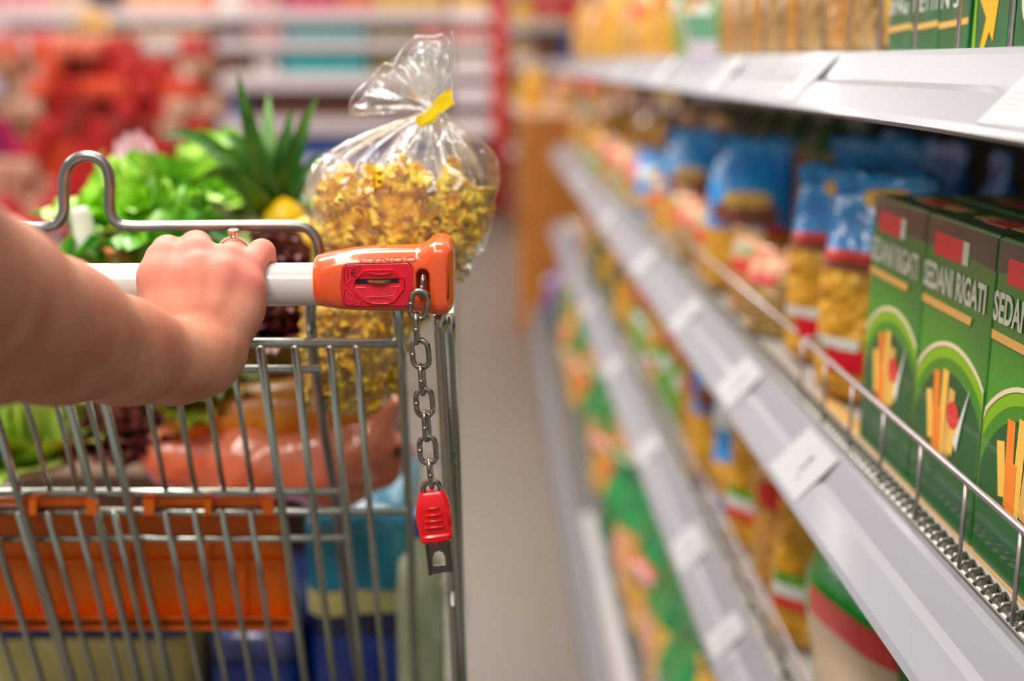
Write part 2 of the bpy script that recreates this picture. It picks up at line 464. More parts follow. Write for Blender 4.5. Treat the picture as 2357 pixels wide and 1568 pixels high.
for k in range(12):
    x = -.50 + k * .042
    MB().tube([(x, .86, Z0), (x, 1.62, Z0)], .0018, 8).build('floor_wire', CHROME, cart)
for y in (.86, 1.1, 1.35, 1.6): MB().tube([(-.52, y, Z0 - .004), (-.05, y, Z0 - .004)], .003, 8).build('floor_rod', CHROME, cart)
# chassis and castors
mb = MB()
for x in (-.50, -.055):
    mb.tube(spline([(x, .76, .64), (x, .80, .42), (x, .86, .30), (x, 1.0, .17), (x, 1.55, .15)], 5), .009, 12)
mb.tube([(-.50, 1.5, .15), (-.055, 1.5, .15)], .009, 12)
mb.tube([(-.50, 1.25, .16), (-.50, 1.25, .39)], .008, 12); mb.tube([(-.055, 1.25, .16), (-.055, 1.25, .39)], .008, 12)
mb.build('chassis', DARKCHROME, cart)
for x in (-.50, -.055):
    for y in (1.02, 1.52):
        Rm = Matrix.Rotation(math.pi / 2, 3, 'Y')
        wh = MB().lathe([(.02, -.012), (.055, -.012), (.0600, -.007), (.0600, .007), (.055, .012), (.02, .012)], (x, y, .0600), 28, Rm).build('wheel', mat('grey_tyre', (70, 70, 72), .6), cart, smooth='auto')
        MB().box((x - .018, y, .105), (.003, .03, .10), .001).box((x + .018, y, .105), (.003, .03, .10), .001).box((x, y, .153), (.04, .04, .006), .001).build('fork', DARKCHROME, wh, smooth=False)

# chain with coin key, hanging from the lock
chain = thing('lock_chain', 'steel chain with red coin key hanging from the orange handle lock', 'chain', tuple(at(968, 655, YH - .024)))
STEEL = mat('worn_steel_link', (168, 160, 150), .22, 1, bump=.25, bscale=420, var=.35, vscale=180, bdist=.0004)
def link(c, c2, edge, L=.0196, W=.0118, r=.00165, twist=0):
    ax = (Vector(c2)).normalized()
    side = Vector((1, 0, 0)) if not edge else Vector((.12, 1, 0)).normalized()
    side = (side - ax * side.dot(ax)).normalized()
    fwd = ax.cross(side)
    side = (side * math.cos(twist) + fwd * math.sin(twist)).normalized()
    a = W / 2 - r; s = L / 2 - W / 2; pts = []
    for t in np.linspace(-math.pi / 2, math.pi / 2, 12): pts.append((a * math.sin(t), s + a * math.cos(t)))
    for t in np.linspace(-math.pi / 2, math.pi / 2, 12): pts.append((-a * math.sin(t), -s - a * math.cos(t)))
    P = [Vector(c) + side * u + ax * v_ for u, v_ in pts]
    mb = MB().tube(P, r, 12, closed=True)
    wl = Vector(c) + side * (-a); mb.tube([wl - ax * .0011, wl, wl + ax * .0011], [r * 1.0, r * 1.16, r * 1.0], 12)
    return mb
cs = [(970, 664), (965, 702), (959, 756), (968, 815), (972, 874), (977, 927), (982, 981), (985, 1036), (991, 1090)]
YC = YH - .0265
LN = .0190
Cw = [at(a, b, YC) for a, b in cs]
for i, c in enumerate(Cw):
    d = (Cw[max(i - 1, 0)] - Cw[min(i + 1, len(Cw) - 1)]).normalized()
    c = Vector(c)
    if i == 0:
        c.y = YH - .0195; link(c, d, True, L=.0150, W=.0105, twist=.2).build('chain_link', STEEL, chain); continue
    if i == 2: pass
    link(c, d, i % 2 == 0, L=.0196, W=.0126 if i % 2 else .0105, twist=.12 * ((i * 7) % 3 - 1)).build('chain_link', STEEL, chain)
# key ring, red grip and steel blade
kr = at(994, 1130, YC)
kp = []
for t in np.linspace(0, math.pi, 14): kp.append(Vector((kr.x - .0051 * math.cos(t), YC, kr.z + .0005 + .0058 * math.sin(t))))
kp = [Vector((kr.x - .0051, YC, kr.z - .006))] + kp + [Vector((kr.x + .0051, YC, kr.z - .006))]
MB().tube(kp, .00165, 12).build('key_ring', STEEL, chain)
KRED = mat('red_key_plastic', (232, 16, 24), .26, coat=.4, bump=.05, bscale=600, bdist=.0004)
def kf(a, b, y): p = at(a, b, YC); return Vector((p.x, YC + y, p.z))
secs = [(1130, 966, 1020, .0030), (1136, 963, 1024, .0042), (1155, 959, 1034, .0052), (1180, 957, 1040, .0056), (1205, 960, 1041, .0056), (1224, 965, 1042, .0054), (1228, 966, 1043, .0064), (1238, 968, 1043, .0062), (1244, 973, 1037, .0048)]
P = []
for py, a, b, hy in secs:
    row = []
    for t in np.linspace(0, 2 * math.pi, 28, endpoint=False):
        cx, cz = math.cos(t), math.sin(t)
        u = math.copysign(abs(cx) ** .45, cx); v_ = math.copysign(abs(cz) ** .6, cz)
        px = (a + b) / 2 + (b - a) / 2 * u
        row.append(kf(px, py - (px - 1000) * .13, v_ * hy))
    P.append(row)
mb = MB().grid(P, wrap=True); n = 28; mb.f += [tuple(range(n)), tuple(range((len(secs) - 1) * n, len(secs) * n))[::-1]]
grip = mb.build('key_grip', KRED, chain, smooth='auto')
mb = MB()
for py, a, b in ((1164, 980, 1012), (1179, 979, 1018), (1193, 978, 1021), (1207, 978, 1024)):
    mb.tube([kf(a, py, -.0057), kf(a + 2, py, -.0062), kf((a + b) / 2, py - 2, -.0064), kf(b - 2, py - 4, -.0062), kf(b, py - 5, -.0057)], [.0002, .0008, .0009, .0008, .0002], 8)
mb.tube([kf(1004, 1238, -.003), kf(1006, 1246, -.003), kf(1007, 1251, -.003)], [.0028, .0019, .0008], 10)
mb.build('grip_rib', KRED, grip)
BL = mat('grey_key_steel', (120, 112, 106), .32, 1, bump=.1, bscale=500)
mb = MB()
# blade: outline with an arched hole, two folded flanges
o1 = [(978, 1236), (1032, 1230), (1040, 1312), (986, 1322)]
hole = [(997, 1302), (996, 1284), (1000, 1272), (1009, 1267), (1019, 1270), (1024, 1280), (1026, 1300)]
outer = [(990, 1322), (978, 1236), (990, 1235), (1008, 1233), (1020, 1232), (1032, 1231), (1040, 1314)]
for h_ in (-.0008, .0004):
    nv = len(hole)
    fl_ = [(i, i + 1, nv + i + 1, nv + i) for i in range(nv - 1)] + [(nv - 1, 0, nv, 2 * nv - 1)]
    if h_ > 0: fl_ = [q[::-1] for q in fl_]
    mb.add([kf(a, b, h_) for a, b in outer] + [kf(a, b, h_) for a, b in hole], fl_)
for poly in (outer, hole):
    nv = len(poly); mb.add([kf(a, b, -.0008) for a, b in poly] + [kf(a, b, .0004) for a, b in poly], [(i, (i + 1) % nv, nv + (i + 1) % nv, nv + i) for i in range(nv)])
for a0, a1 in (((980, 1236), (990, 1322)), ((1031, 1231), (1039, 1314))):
    mb.tube([kf(*a0, -.0012), kf(*a1, -.0012)], .0009, 8)
mb.build('key_blade', BL, chain, smooth=False)

# orange child seat flap hooked on the gate wires
FLAP = mat('orange_flap_plastic', (255, 118, 12), .38, bump=.05, bscale=60, var=.12, vscale=14)
flap_off = .020
def fp(px, py, off=0): return gp(px, py, flap_off + off)
def quadslab(mb, px0, py0, px1, py1, o0, o1):
    c = [(px0, py0), (px1, py0), (px1, py1), (px0, py1)]
    a = [gp(x, y, o0) for x, y in c]; b = [gp(x, y, o1) for x, y in c]
    mb.add([*map(tuple, a + b)], [(0, 1, 2, 3)[::-1], (4, 5, 6, 7)] + [(i, (i + 1) % 4, 4 + (i + 1) % 4, 4 + i) for i in range(4)][::1])
mb = MB()
c = [(-260, 1165), (640, 1165), (680, 1440), (-170, 1440)]
a = [tuple(gp(x, y, .017)) for x, y in c]; b = [tuple(gp(x, y, .021)) for x, y in c]
mb.add(a + b, [(3, 2, 1, 0), (4, 5, 6, 7)] + [(i, (i + 1) % 4, 4 + (i + 1) % 4, 4 + i) for i in range(4)])
flap = mb.build('seat_flap', FLAP, cart, smooth=False); flap['label'] = 'orange child seat flap'
mb = MB()
quadslab(mb, -260, 1146, 222, 1163, .006, .020); quadslab(mb, 328, 1146, 632, 1163, .006, .020)
quadslab(mb, -230, 1418, 680, 1428, .008, .018); quadslab(mb, -220, 1440, 682, 1452, .008, .018)
quadslab(mb, 664, 1428, 680, 1440, .008, .018)
quadslab(mb, 628, 1190, 662, 1240, .008, .018)
quadslab(mb, -260, 1290, 650, 1300, .014, .018)
quadslab(mb, 480, 1240, 484, 1418, .014, .018); quadslab(mb, 560, 1240, 566, 1418, .014, .018); quadslab(mb, 300, 1240, 306, 1418, .014, .018)
mb.build('flap_rim', FLAP, flap, smooth=False)
for px in (75, 211, 342, 478, 617, -60):
    mb = MB(); w2 = 9 if px in (75, 478, -60) else 13
    quadslab(mb, px - w2, 1150, px + w2, 1186, -.004, .008)
    mb.build('flap_clip', FLAP, flap, smooth=False)

# ------------------------------------------------------------------ the arm and hand on the handle
def skin_material():
    m = mat('skin', (226, 158, 128), .62, sss=.12, bump=0, spec=.32)
    nt = m.node_tree; N = nt.nodes; L = nt.links; b = N['Principled BSDF']
    tc = N.new('ShaderNodeTexCoord')
    mp = N.new('ShaderNodeMapping'); mp.inputs['Scale'].default_value = (1, 1, 2.6); L.new(tc.outputs['Object'], mp.inputs[0])
    n1 = N.new('ShaderNodeTexNoise'); n1.inputs['Scale'].default_value = 38; n1.inputs['Detail'].default_value = 5; L.new(tc.outputs['Object'], n1.inputs[0])
    r = N.new('ShaderNodeValToRGB'); L.new(n1.outputs['Fac'], r.inputs[0])
    r.color_ramp.elements[0].position = .36; r.color_ramp.elements[0].color = (*lin((192, 122, 96)), 1)
    r.color_ramp.elements[1].position = .66; r.color_ramp.elements[1].color = (*lin((212, 152, 124)), 1)
    # the hand's skin is pinker than the arm's, most of all over the knuckles
    at_ = N.new('ShaderNodeAttribute'); at_.attribute_name = 'blush'
    mx = N.new('ShaderNodeMixRGB'); mx.inputs[2].default_value = (*lin((236, 140, 124)), 1)
    L.new(at_.outputs['Fac'], mx.inputs[0]); L.new(r.outputs[0], mx.inputs[1]); L.new(mx.outputs[0], b.inputs['Base Color'])
    v = N.new('ShaderNodeTexVoronoi'); v.inputs['Scale'].default_value = 1500; L.new(mp.outputs[0], v.inputs[0])
    n2 = N.new('ShaderNodeTexNoise'); n2.inputs['Scale'].default_value = 260; n2.inputs['Detail'].default_value = 4; L.new(mp.outputs[0], n2.inputs[0])
    ad = N.new('ShaderNodeMath'); ad.operation = 'ADD'; L.new(v.outputs['Distance'], ad.inputs[0]); L.new(n2.outputs['Fac'], ad.inputs[1])
    bp = N.new('ShaderNodeBump'); bp.inputs['Strength'].default_value = .2; bp.inputs['Distance'].default_value = .0004
    L.new(ad.outputs[0], bp.inputs['Height']); L.new(bp.outputs[0], b.inputs['Normal'])
    return m
SKIN = skin_material()
def A(px, py, y): return tuple(at(px, py, y))
def arm():
    h = .0015
    fore = [(A(-330, 590, .40), .0440), (A(-60, 712, .50), .0400), (A(120, 762, .555), .0330), (A(290, 810, .60), .0255), (A(400, 836, .626), .0205), (A(466, 826, .642), .0185), (A(492, 812, .652), .0165)]
    up = [(A(-330, 590, .40), .0440), (tuple(Vector(A(-330, 590, .40)) + Vector((-.05, -.06, .10))), .050)]
    pts = [p for p, _ in fore + up]
    lo = np.array([min(p[k] for p in pts) for k in range(3)]) - .055
    hi = np.array([max(max(p[k] for p in pts), A(640, 560, .76)[k] if k < 2 else -9) for k in range(3)]) + .055
    hi[1] = .775
    P = sdf_grid(lo, hi, h)
    D = np.full(P.shape[:3], 9., np.float32)
    for seg in (fore, up):
        for (a, ra), (b, rb) in zip(seg[:-1], seg[1:]): D = smin(D, d_caps(P, a, b, ra, rb), .012)
    # the hand only needs its own corner of the grid
    x0 = int((A(300, 600, .66)[0] - .02 - lo[0]) / h); y0 = int((.60 - lo[1]) / h)
    Ph = P[x0:, y0:]
    def chain_(q, k):
        d = None
        for (a, ra), (b, rb) in zip(q[:-1], q[1:]):
            c = d_caps(Ph, A(*a), A(*b), ra, rb); d = c if d is None else smin(d, c, k)
        return d
    Hd = None
    meta = [
        [((448, 818, .650), .0150), ((392, 720, .662), .0150), ((374, 640, .668), .0135), ((380, 600, .676), .0112)],
        [((470, 822, .650), .0150), ((440, 720, .659), .0150), ((450, 640, .664), .0120), ((455, 590, .675), .0108)],
        [((484, 815, .650), .0145), ((490, 720, .659), .0150), ((510, 640, .664), .0118), ((520, 603, .674), .0100)],
        [((492, 798, .650), .0138), ((540, 720, .662), .0142), ((560, 660, .668), .0115), ((568, 622, .677), .0095)]]
    for q in meta:
        d = chain_(q, .004); Hd = d if Hd is None else smin(Hd, d, .0075)
    # heel of the hand and the outer edge down to the wrist
    Hd = smin(Hd, d_caps(Ph, A(502, 792, .652), A(556, 700, .668), .0130, .0115), .010)
    Hd = smin(Hd, d_caps(Ph, A(400, 760, .664), A(372, 690, .676), .0135, .0120), .010)
    # small tendon ridges towards the knuckles
    for q, r in ([((455, 700, .6485), (455, 600, .6600)), .0022], [((500, 700, .6485), (520, 615, .6600)), .0020]):
        Hd = smin(Hd, d_caps(Ph, A(*q[0]), A(*q[1]), r, r * 1.4), .007)
    fingers = [
        [((380, 600, .676), .0108), ((386, 578, .708), .0092), ((386, 588, .728), .0086), ((388, 650, .732), .0082), ((388, 690, .716), .0074)],
        [((455, 588, .676), .0108), ((452, 568, .712), .0094), ((450, 585, .733), .0088), ((450, 655, .736), .0084), ((450, 700, .718), .0076)],
        [((524, 604, .676), .0098), ((544, 582, .706), .0087), ((548, 600, .728), .0082), ((540, 660, .732), .0078), ((532, 700, .716), .0070)],
        [((572, 618, .678), .0088), ((602, 582, .694), .0078), ((608, 606, .713), .0072), ((596, 650, .722), .0068), ((588, 685, .714), .0062)]]
    for q in fingers:
        d = chain_(q, .003); Hd = smin(Hd, d, .0028)
    th = chain_([((410, 770, .662), .0140), ((408, 742, .678), .0120), ((440, 728, .696), .0105), ((492, 722, .704), .0094), ((520, 722, .706), .0084)], .004)
    Hd = smin(Hd, th, .005)
    sub = D[x0:, y0:]
    D[x0:, y0:] = smin(sub, Hd, .0055)
    # bump of the wrist bone
    D = smin(D, d_caps(P, A(494, 800, .634), A(505, 806, .636), .0085, .0080), .006)
    # the palm and fingers close on the bar without sinking into it
    bar = np.sqrt((P[..., 1] - YH) ** 2 + (P[..., 2] - HZ) ** 2) - .0128
    D = np.maximum(D, -bar)
    V, Q = surface_nets(D, lo, h); V = relax(V, Q, 3, .5)
    o = MB().add(V, Q).build('person', SKIN)
    # blush: pinker hand
    wr = np.array(A(470, 800, .65)); kn = [A(378, 585, .665), A(455, 572, .665), A(522, 598, .665), A(574, 620, .668), A(612, 572, .68)]
    b = np.clip((V[:, 2] - wr[2] + .012) / .05, 0, 1) * np.clip((V[:, 1] - .62) / .03, 0, 1) * .32
    for k_ in kn: b += .42 * np.exp(-np.sum((V - np.array(k_)) ** 2, 1) / (2 * .011 ** 2))
    at2 = o.data.attributes.new('blush', 'FLOAT', 'POINT'); at2.data.foreach_set('value', np.clip(b, 0, .9).astype(np.float32))
    return o
person = arm()
tag(person, 'bare right arm of a person, hand gripping the white cart handle bar', 'person')

# ring with stone on the ring finger
rc = Vector(A(540, 583, .700))
fd = (Vector(A(548, 570, .712)) - Vector(A(528, 594, .680))).normalized()
rx = Vector((1, 0, 0)); rx = (rx - fd * rx.dot(fd)).normalized(); rz = rx.cross(fd).normalized()
if rz.z < 0: rz = -rz
ringo = thing('ring', 'rose gold ring with a round diamond on the ring finger', 'ring', tuple(rc))
GOLD = mat('rose_gold', (240, 196, 172), .16, 1)
R = .0094
mb = MB(); mb.tube([rc + rx * R * math.cos(t) + rz * R * math.sin(t) for t in np.linspace(0, 2 * math.pi, 48, endpoint=False)], .0008, 10, closed=True)
mb.build('band', GOLD, ringo)
DIA = mat('diamond', (240, 242, 250), .03, .55, coat=1)
mb = MB()
for t in np.linspace(math.radians(14), math.radians(166), 34):
    if abs(t - math.pi / 2) < .16: continue
    c = rc + (rx * math.cos(t) + rz * math.sin(t)) * (R + .0004) - fd * .0009
    bm = bmesh.new(); bmesh.ops.create_icosphere(bm, subdivisions=1, radius=.00085)
    mb.add([(q.co + c)[:] for q in bm.verts], [[q.index for q in f.verts] for f in bm.faces]); bm.free()
mb.build('small_diamonds', mat('small_diamond', (250, 246, 240), .08, .7), ringo, smooth=False)
sc_ = rc + rz * (R + .0040)
Mr = Matrix((rx, -fd, rz)).transposed()
MB().lathe([(.0002, -.0022), (.0031, 0), (.0032, .0004), (.0020, .0014)], sc_, 12, Mr).build('diamond', DIA, ringo, smooth=False)
for s1, s2 in ((1, 1), (1, -1), (-1, 1), (-1, -1)):
    b0 = rc + rz * R + rx * s1 * .0010 - fd * s2 * .0010; t0 = sc_ + rx * s1 * .0024 - fd * s2 * .0024 + rz * .0008
    MB().tube([b0, (b0 + t0) / 2 + rx * s1 * .0004, t0], [.0005, .00045, .0006], 8).build('prong', GOLD, ringo)
MB().lathe([(.0012, -.0016), (.0024, 0), (.0021, .0001)], sc_ - rz * .0009, 16, Mr).build('setting', GOLD, ringo)

# ------------------------------------------------------------------ groceries in the cart
# clear bag of curly pasta, tied with a yellow clip
YB = .820
bag = thing('pasta_bag', 'clear cellophane bag tied with a yellow clip, standing in the cart behind the orange lock', 'bag', tuple(at(880, 930, YB)))
prof = [  # py, centre, half width, half depth (mm)
    (935, 800, 60, 14), (925, 800, 96, 28), (860, 808, 112, 34), (790, 820, 126, 38), (720, 840, 146, 40), (650, 880, 172, 43), (590, 912, 190, 46), (530, 922, 200, 48), (470, 924, 208, 48), (430, 925, 208, 46),
    (395, 926, 196, 42), (360, 932, 172, 36), (330, 942, 138, 29), (305, 955, 100, 21), (285, 970, 66, 14), (268, 986, 36, 9), (255, 999, 22, 7)]
def bag_rings(prof, n, seed, tilt=0.0, amp=1.0):
    rows = []
    th = np.linspace(0, 2 * np.pi, n, endpoint=False)
    zs = np.array([at(c, py, YB).z for py, c, _, _ in prof]); z0, z1 = zs[0], zs[-1]
    for (py, c, hw, hd) in prof:
        cc = at(c, py, YB); a = hw / (FPX / .812); b = hd / 1000
        t = (cc.z - z0) / (z1 - z0)
        pl = (.03 + .30 * max(0, t - .72) / .28) * amp
        r = 1 + pl * (.55 * np.sin(9 * th + 1.3 + 1.5 * t) + .45 * np.sin(17 * th + 4 * t) + .35 * np.sin(5 * th + 3 * t))
        e = .82
        x = a * np.sign(np.cos(th)) * np.abs(np.cos(th)) ** e * r; y = b * np.sign(np.sin(th)) * np.abs(np.sin(th)) ** e * r
        P = np.stack([cc.x + x, cc.y + y, cc.z + x * tilt], 1)
        # creases
        P += (noise3(P, seed, 70, 2) * .0016 * amp)[:, None] * np.stack([np.cos(th), np.sin(th), 0 * th], 1)
        rows.append(P)
    return np.array(rows)
def densify(prof, k):
    P = np.array(prof, float); out = []
    S = spline([Vector((p[0], p[1], p[2])) for p in P], k); H = np.interp(np.linspace(0, len(P) - 1, len(S)), range(len(P)), P[:, 3])
    return [(s[0], s[1], max(8, s[2]), h_) for s, h_ in zip(S, H)]
FILM = film('cellophane', fac=.05, edge=.70, bump=1.0, bscale=34, milk=.04, rough=.10)
FILM2 = film('cellophane_gathered', fac=.13, edge=.8, bump=1.0, bscale=60, milk=.12, rough=.12)
FILM_HEM = film('cellophane_hem', fac=.35, edge=.9, bump=.2, bscale=46, milk=.25, rough=.2)
FILM3 = film('cellophane_mouth', fac=.09, edge=.85, bump=1.0, bscale=46, milk=.085, rough=.12)
R_ = bag_rings(densify(prof, 4), 128, 3)
mb = MB().grid(R_, wrap=True); mb.f.append(tuple(range(128)))
mb.build('cellophane', FILM, bag)
# inner folded-in sheets near the neck: loose creased strips of film
rs = random.Random(5)
# flared top above the clip: a pleated, tilted fan
neck = at(1000, 252, YB - .002)
top = [(808, 262), (806, 238), (830, 205), (855, 175), (882, 150), (905, 152), (920, 120), (945, 96), (972, 84), (1000, 80), (1022, 84), (1036, 98), (1041, 70), (1043, 110), (1044, 160), (1040, 200)]
def fan(top, yoff, seed, name, m, back=1):
    pts = spline([at(a, b, YB + yoff) for a, b in top], 7); n = len(pts); rows = []
    rr = np.random.RandomState(seed); ph = rr.uniform(0, 6, 3)
    for i in range(15):
        t = i / 14.; row = []
        for j, p in enumerate(pts):
            u = j / (n - 1.)
            q = neck.lerp(p, t)
            q.x += (1 - t) * (.008 * (u - .5))
            pl = math.sin(26 * u + ph[0]) * .6 + math.sin(47 * u + ph[1] + 2 * t) * .4 + math.sin(11 * u + ph[2]) * .7
            q.y += yoff * math.sin(math.pi * min(1, t * 1.2)) + .0060 * pl * math.sin(math.pi * (.12 + .8 * t)) * (.5 + .5 * t)
            q.z += .0012 * math.sin(33 * u + ph[1])
            row.append(tuple(q))
        rows.append(row)
    o = MB().grid(np.array(rows)).build(name, m, bag)
    MB().tube(rows[-1], .00045, 6).build('hem', FILM_HEM, o)
    return o
fan(top, -.012, 1, 'bag_mouth', FILM3)
fan([(820, 268), (815, 246), (846, 212), (878, 176), (900, 166), (925, 150), (950, 112), (980, 100), (1008, 94), (1030, 110), (1040, 150), (1042, 205)], .012, 2, 'bag_mouth', FILM3)
fan([(930, 190), (945, 150), (965, 120), (990, 110), (1015, 112), (1030, 130), (1034, 190)], .003, 7, 'bag_mouth', FILM2)
# gathered pleats just below and above the clip
mb = MB()
for k in range(46):
    ang = rs.uniform(-1, 1); down = rs.random() < .62
    L_ = rs.uniform(.02, .062) if down else rs.uniform(.015, .045)
    a0 = Vector((neck.x + rs.uniform(-.006, .006), neck.y + rs.uniform(-.010, .006), neck.z))
    if down: dr = Vector((ang * 1.15 - .25, -rs.uniform(.1, .7), -1)).normalized()
    else: dr = Vector((ang * .75 - .35, rs.uniform(-.35, .3), 1)).normalized()
    sd = dr.cross(Vector((0, 1, 0))).normalized(); wd = rs.uniform(.0008, .0024)
    rows = []
    for i in range(9):
        t = i / 8.; c = a0 + dr * L_ * t + Vector((0, -.004 * math.sin(t * 3), -.006 * t * t if down else 0))
        cr = .0012 * math.sin(t * 9 + k)
        rows.append([tuple(c - sd * wd * (.4 + t) + Vector((0, cr, 0))), tuple(c + Vector((0, -.0014, 0))), tuple(c + sd * wd * (.4 + t) + Vector((0, -cr, 0)))])
    mb.grid(np.array(rows))
mb.build('pleats', FILM2, bag)
YEL = mat('yellow_clip_plastic', (250, 222, 10), .4, bump=.1, bscale=200)
mb = MB()
cl = [(957, 281), (966, 291), (986, 288), (1005, 276), (1009, 262), (1022, 256), (1030, 250), (1046, 240), (1041, 226), (1041, 206), (1034, 205), (1016, 217), (1000, 232), (997, 244), (985, 252), (972, 263), (958, 268)]
yf = YB - .018
for_ = lambda a, b, h_: tuple(at(a, b, yf) + Vector((0, h_, 0)))
mb.prism(cl[::-1], -.0012, .0012, lambda a, b, h_: for_(a, b, h_ + .0018 * math.sin((a - 957) / 18.)))
clip = mb.build('yellow_clip', YEL, bag, smooth=False)
# curly pasta inside: stuff
PASTA = mat('egg_pasta', (255, 224, 70), .42, rgb2=(255, 198, 26), vscale=60, sss=.1, sssr=(1, .6, .2), bump=.3, bscale=400)
def curl_piece():
    rows = []
    L_, W_ = .016, .009
    for i in range(11):
        t = i / 10. - .5; row = []
        for j in range(7):
            s = j / 6. - .5
            ed = (abs(s) * 2) ** 1.5
            ang = s * 3.6
            x = math.sin(ang) * .0042; z = math.cos(ang) * .0042 + ed * .0026 * math.sin(t * 17 + (1.5 if s > 0 else 0))
            row.append((x * (1 + .25 * ed * math.sin(t * 17)), t * L_ + .0012 * ed * math.cos(t * 17), z))
        rows.append(row)
    return np.array(rows)
CP = curl_piece()
npr = np.random.RandomState(11)
pd = np.array(densify(prof, 4))
fillp = MB()
def ellipse_at(py):
    return [np.interp(-py, -pd[::-1, 0] if pd[0, 0] < pd[-1, 0] else -pd[:, 0], (pd[::-1] if pd[0, 0] < pd[-1, 0] else pd)[:, k]) for k in (1, 2, 3)]
cnt = 0
base = CP.reshape(-1, 3)
gf = []
a_, b_ = CP.shape[:2]
gf = [(i * b_ + j, i * b_ + j + 1, (i + 1) * b_ + j + 1, (i + 1) * b_ + j) for i in range(a_ - 1) for j in range(b_ - 1)]
while cnt < 900:
    py = npr.uniform(352, 918)
    c, hw, hd = ellipse_at(py)
    th = npr.uniform(0, 2 * math.pi); rr = npr.uniform(.72, .93) if npr.rand() < .8 else npr.uniform(.2, .8)
    if math.sin(th) > .3 and npr.rand() < .6: th = -th
    px = c + math.cos(th) * hw * rr
    topline = 392 + 26 * math.sin(px * .018) + 14 * math.sin(px * .051 + 1) - 20 * math.exp(-((px - 800) / 40.) ** 2) + (30 if px > 1050 else 0)
    if py < topline: continue
    p = at(px, py, YB); p.y += math.sin(th) * hd / 1000 * rr
    q = npr.normal(size=4); q /= np.linalg.norm(q)
    from mathutils import Quaternion
    M3 = np.array(Quaternion(q).to_matrix()); sc = npr.uniform(.75, 1.1)
    fillp.add(base @ M3.T * sc + np.array(tuple(p)), gf); cnt += 1
pas = fillp.build('curly_pasta', PASTA)
tag(pas, 'yellow curly pasta filling the clear bag behind the orange lock', 'pasta', kind='stuff')
# dense middle of the pasta fill
core = [(py, c, hw * .80, hd * .80) for py, c, hw, hd in prof if 425 < py < 930]
Rc = bag_rings(densify(core, 3), 48, 9, amp=.8)
mb = MB().grid(Rc, wrap=True); mb.f += [tuple(range(48)), tuple(range((len(Rc) - 1) * 48, len(Rc) * 48))[::-1]]
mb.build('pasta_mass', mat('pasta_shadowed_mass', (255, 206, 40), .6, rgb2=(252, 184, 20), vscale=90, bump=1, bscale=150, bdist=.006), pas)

# leaves -----------------------------------------------------------
def leaf(mb, base, direc, up, L_, W_, ruffle, rfreq, bend, seed, thick_mid=0, tip=.8, n=16, m=11):
    d = Vector(direc).normalized(); s = d.cross(Vector(up)).normalized(); u = s.cross(d).normalized()
    rr = np.random.RandomState(seed); ph = rr.uniform(0, 6, 4); rows = []
    if abs(bend) < 1e-2: bend = 1e-2
    for i in range(n):
        t = i / (n - 1.)
        c = Vector(base) + d * (L_ * math.sin(bend * t) / bend) + u * (-L_ * (1 - math.cos(bend * t)) / bend)
        wd = W_ * (math.sin(math.pi * min(.98, (.10 + .88 * t) ** tip)) ** .75)
        row = []
        for j in range(m):
            q = j / (m - 1.) * 2 - 1
            e = abs(q) ** 1.7
            z = .28 * wd * q * q + ruffle * e * math.sin(rfreq * t * 6.28 + ph[0] + (2 if q > 0 else 0)) + .35 * ruffle * math.sin(11 * q + 9 * t + ph[1])
            row.append(tuple(c + s * (wd * q * (1 + .12 * math.sin(rfreq * 5 * t + ph[2]))) + u * z))
        rows.append(row)
    mb.grid(np.array(rows))
def lettuce(name, c, r, m, seed, n=22, ruffle=.006, rf=3.2, flat=.8):
    rr = np.random.RandomState(seed); mb = MB(); c = Vector(c)
    for k in range(n):
        az = k * 2.4; el = .15 + 1.25 * ((k + .5) / n) ** .8
        out = Vector((math.cos(az) * math.cos(el), math.sin(az) * math.cos(el), math.sin(el) * flat))
        L_ = r * (1.55 - .5 * el / 1.4) * rr.uniform(.9, 1.1)
        leaf(mb, c - Vector((0, 0, r * .45)) + out * r * .12, out + Vector((0, 0, .35)), Vector((0, 0, 1)) - out * .2, L_, r * .62, ruffle, rf, rr.uniform(.5, 1.2) * (-1 if el > .8 else 1) * .8, seed * 100 + k)
    o = mb.build(name, m)
    return o
GREEN = mat('bright_lettuce_leaf', (136, 204, 20), .35, rgb2=(190, 230, 96), vscale=26, coat=.35, sss=.15, sssr=(.3, 1, .1), bump=.5, bscale=90)
GREEN2 = mat('deep_green_leaf', (66, 148, 28), .35, rgb2=(132, 196, 44), vscale=22, coat=.3, bump=.5, bscale=90)
REDL = mat('dark_red_leaf', (84, 34, 38), .45, rgb2=(122, 62, 52), vscale=34, coat=.15, bump=.5, bscale=120)
PALE = mat('pale_cabbage_leaf', (170, 196, 84), .45, rgb2=(120, 160, 40), vscale=18, bump=.4, bscale=70)
LOLLO = mat('yellow_green_leaf', (140, 150, 28), .45, rgb2=(90, 110, 20), vscale=40, bump=.5, bscale=110)
lb = at(505, 455, 1.24); tag(lettuce('lettuce', lb, .078, GREEN, 4, 26), 'bright green curly lettuce head at the back beside the pineapple leaves', 'lettuce')
lb = at(290, 500, 1.04); tag(lettuce('lettuce', lb, .062, GREEN, 9, 24, .005), 'bright green lettuce head framed by the bent steel loop', 'lettuce')
lb = at(372, 455, 1.22); tag(lettuce('lettuce', lb, .052, GREEN2, 14, 20, .005), 'darker green salad head standing between the two bright lettuces', 'lettuce')
lb = at(430, 570, .93); tag(lettuce('green_salad', lb, .055, GREEN2, 21, 18, .004), 'deep green leafy salad lying behind the fingers', 'salad')
lb = at(640, 610, .93); tag(lettuce('red_lettuce', lb, .040, REDL, 31, 26, .005, 5), 'dark red curly lettuce between the hand and the pasta bag', 'lettuce')
lb = at(640, 740, .90); tag(lettuce('red_lettuce', lb, .042, REDL, 32, 26, .005, 5), 'dark red curly lettuce under the handle beside the pasta bag', 'lettuce')
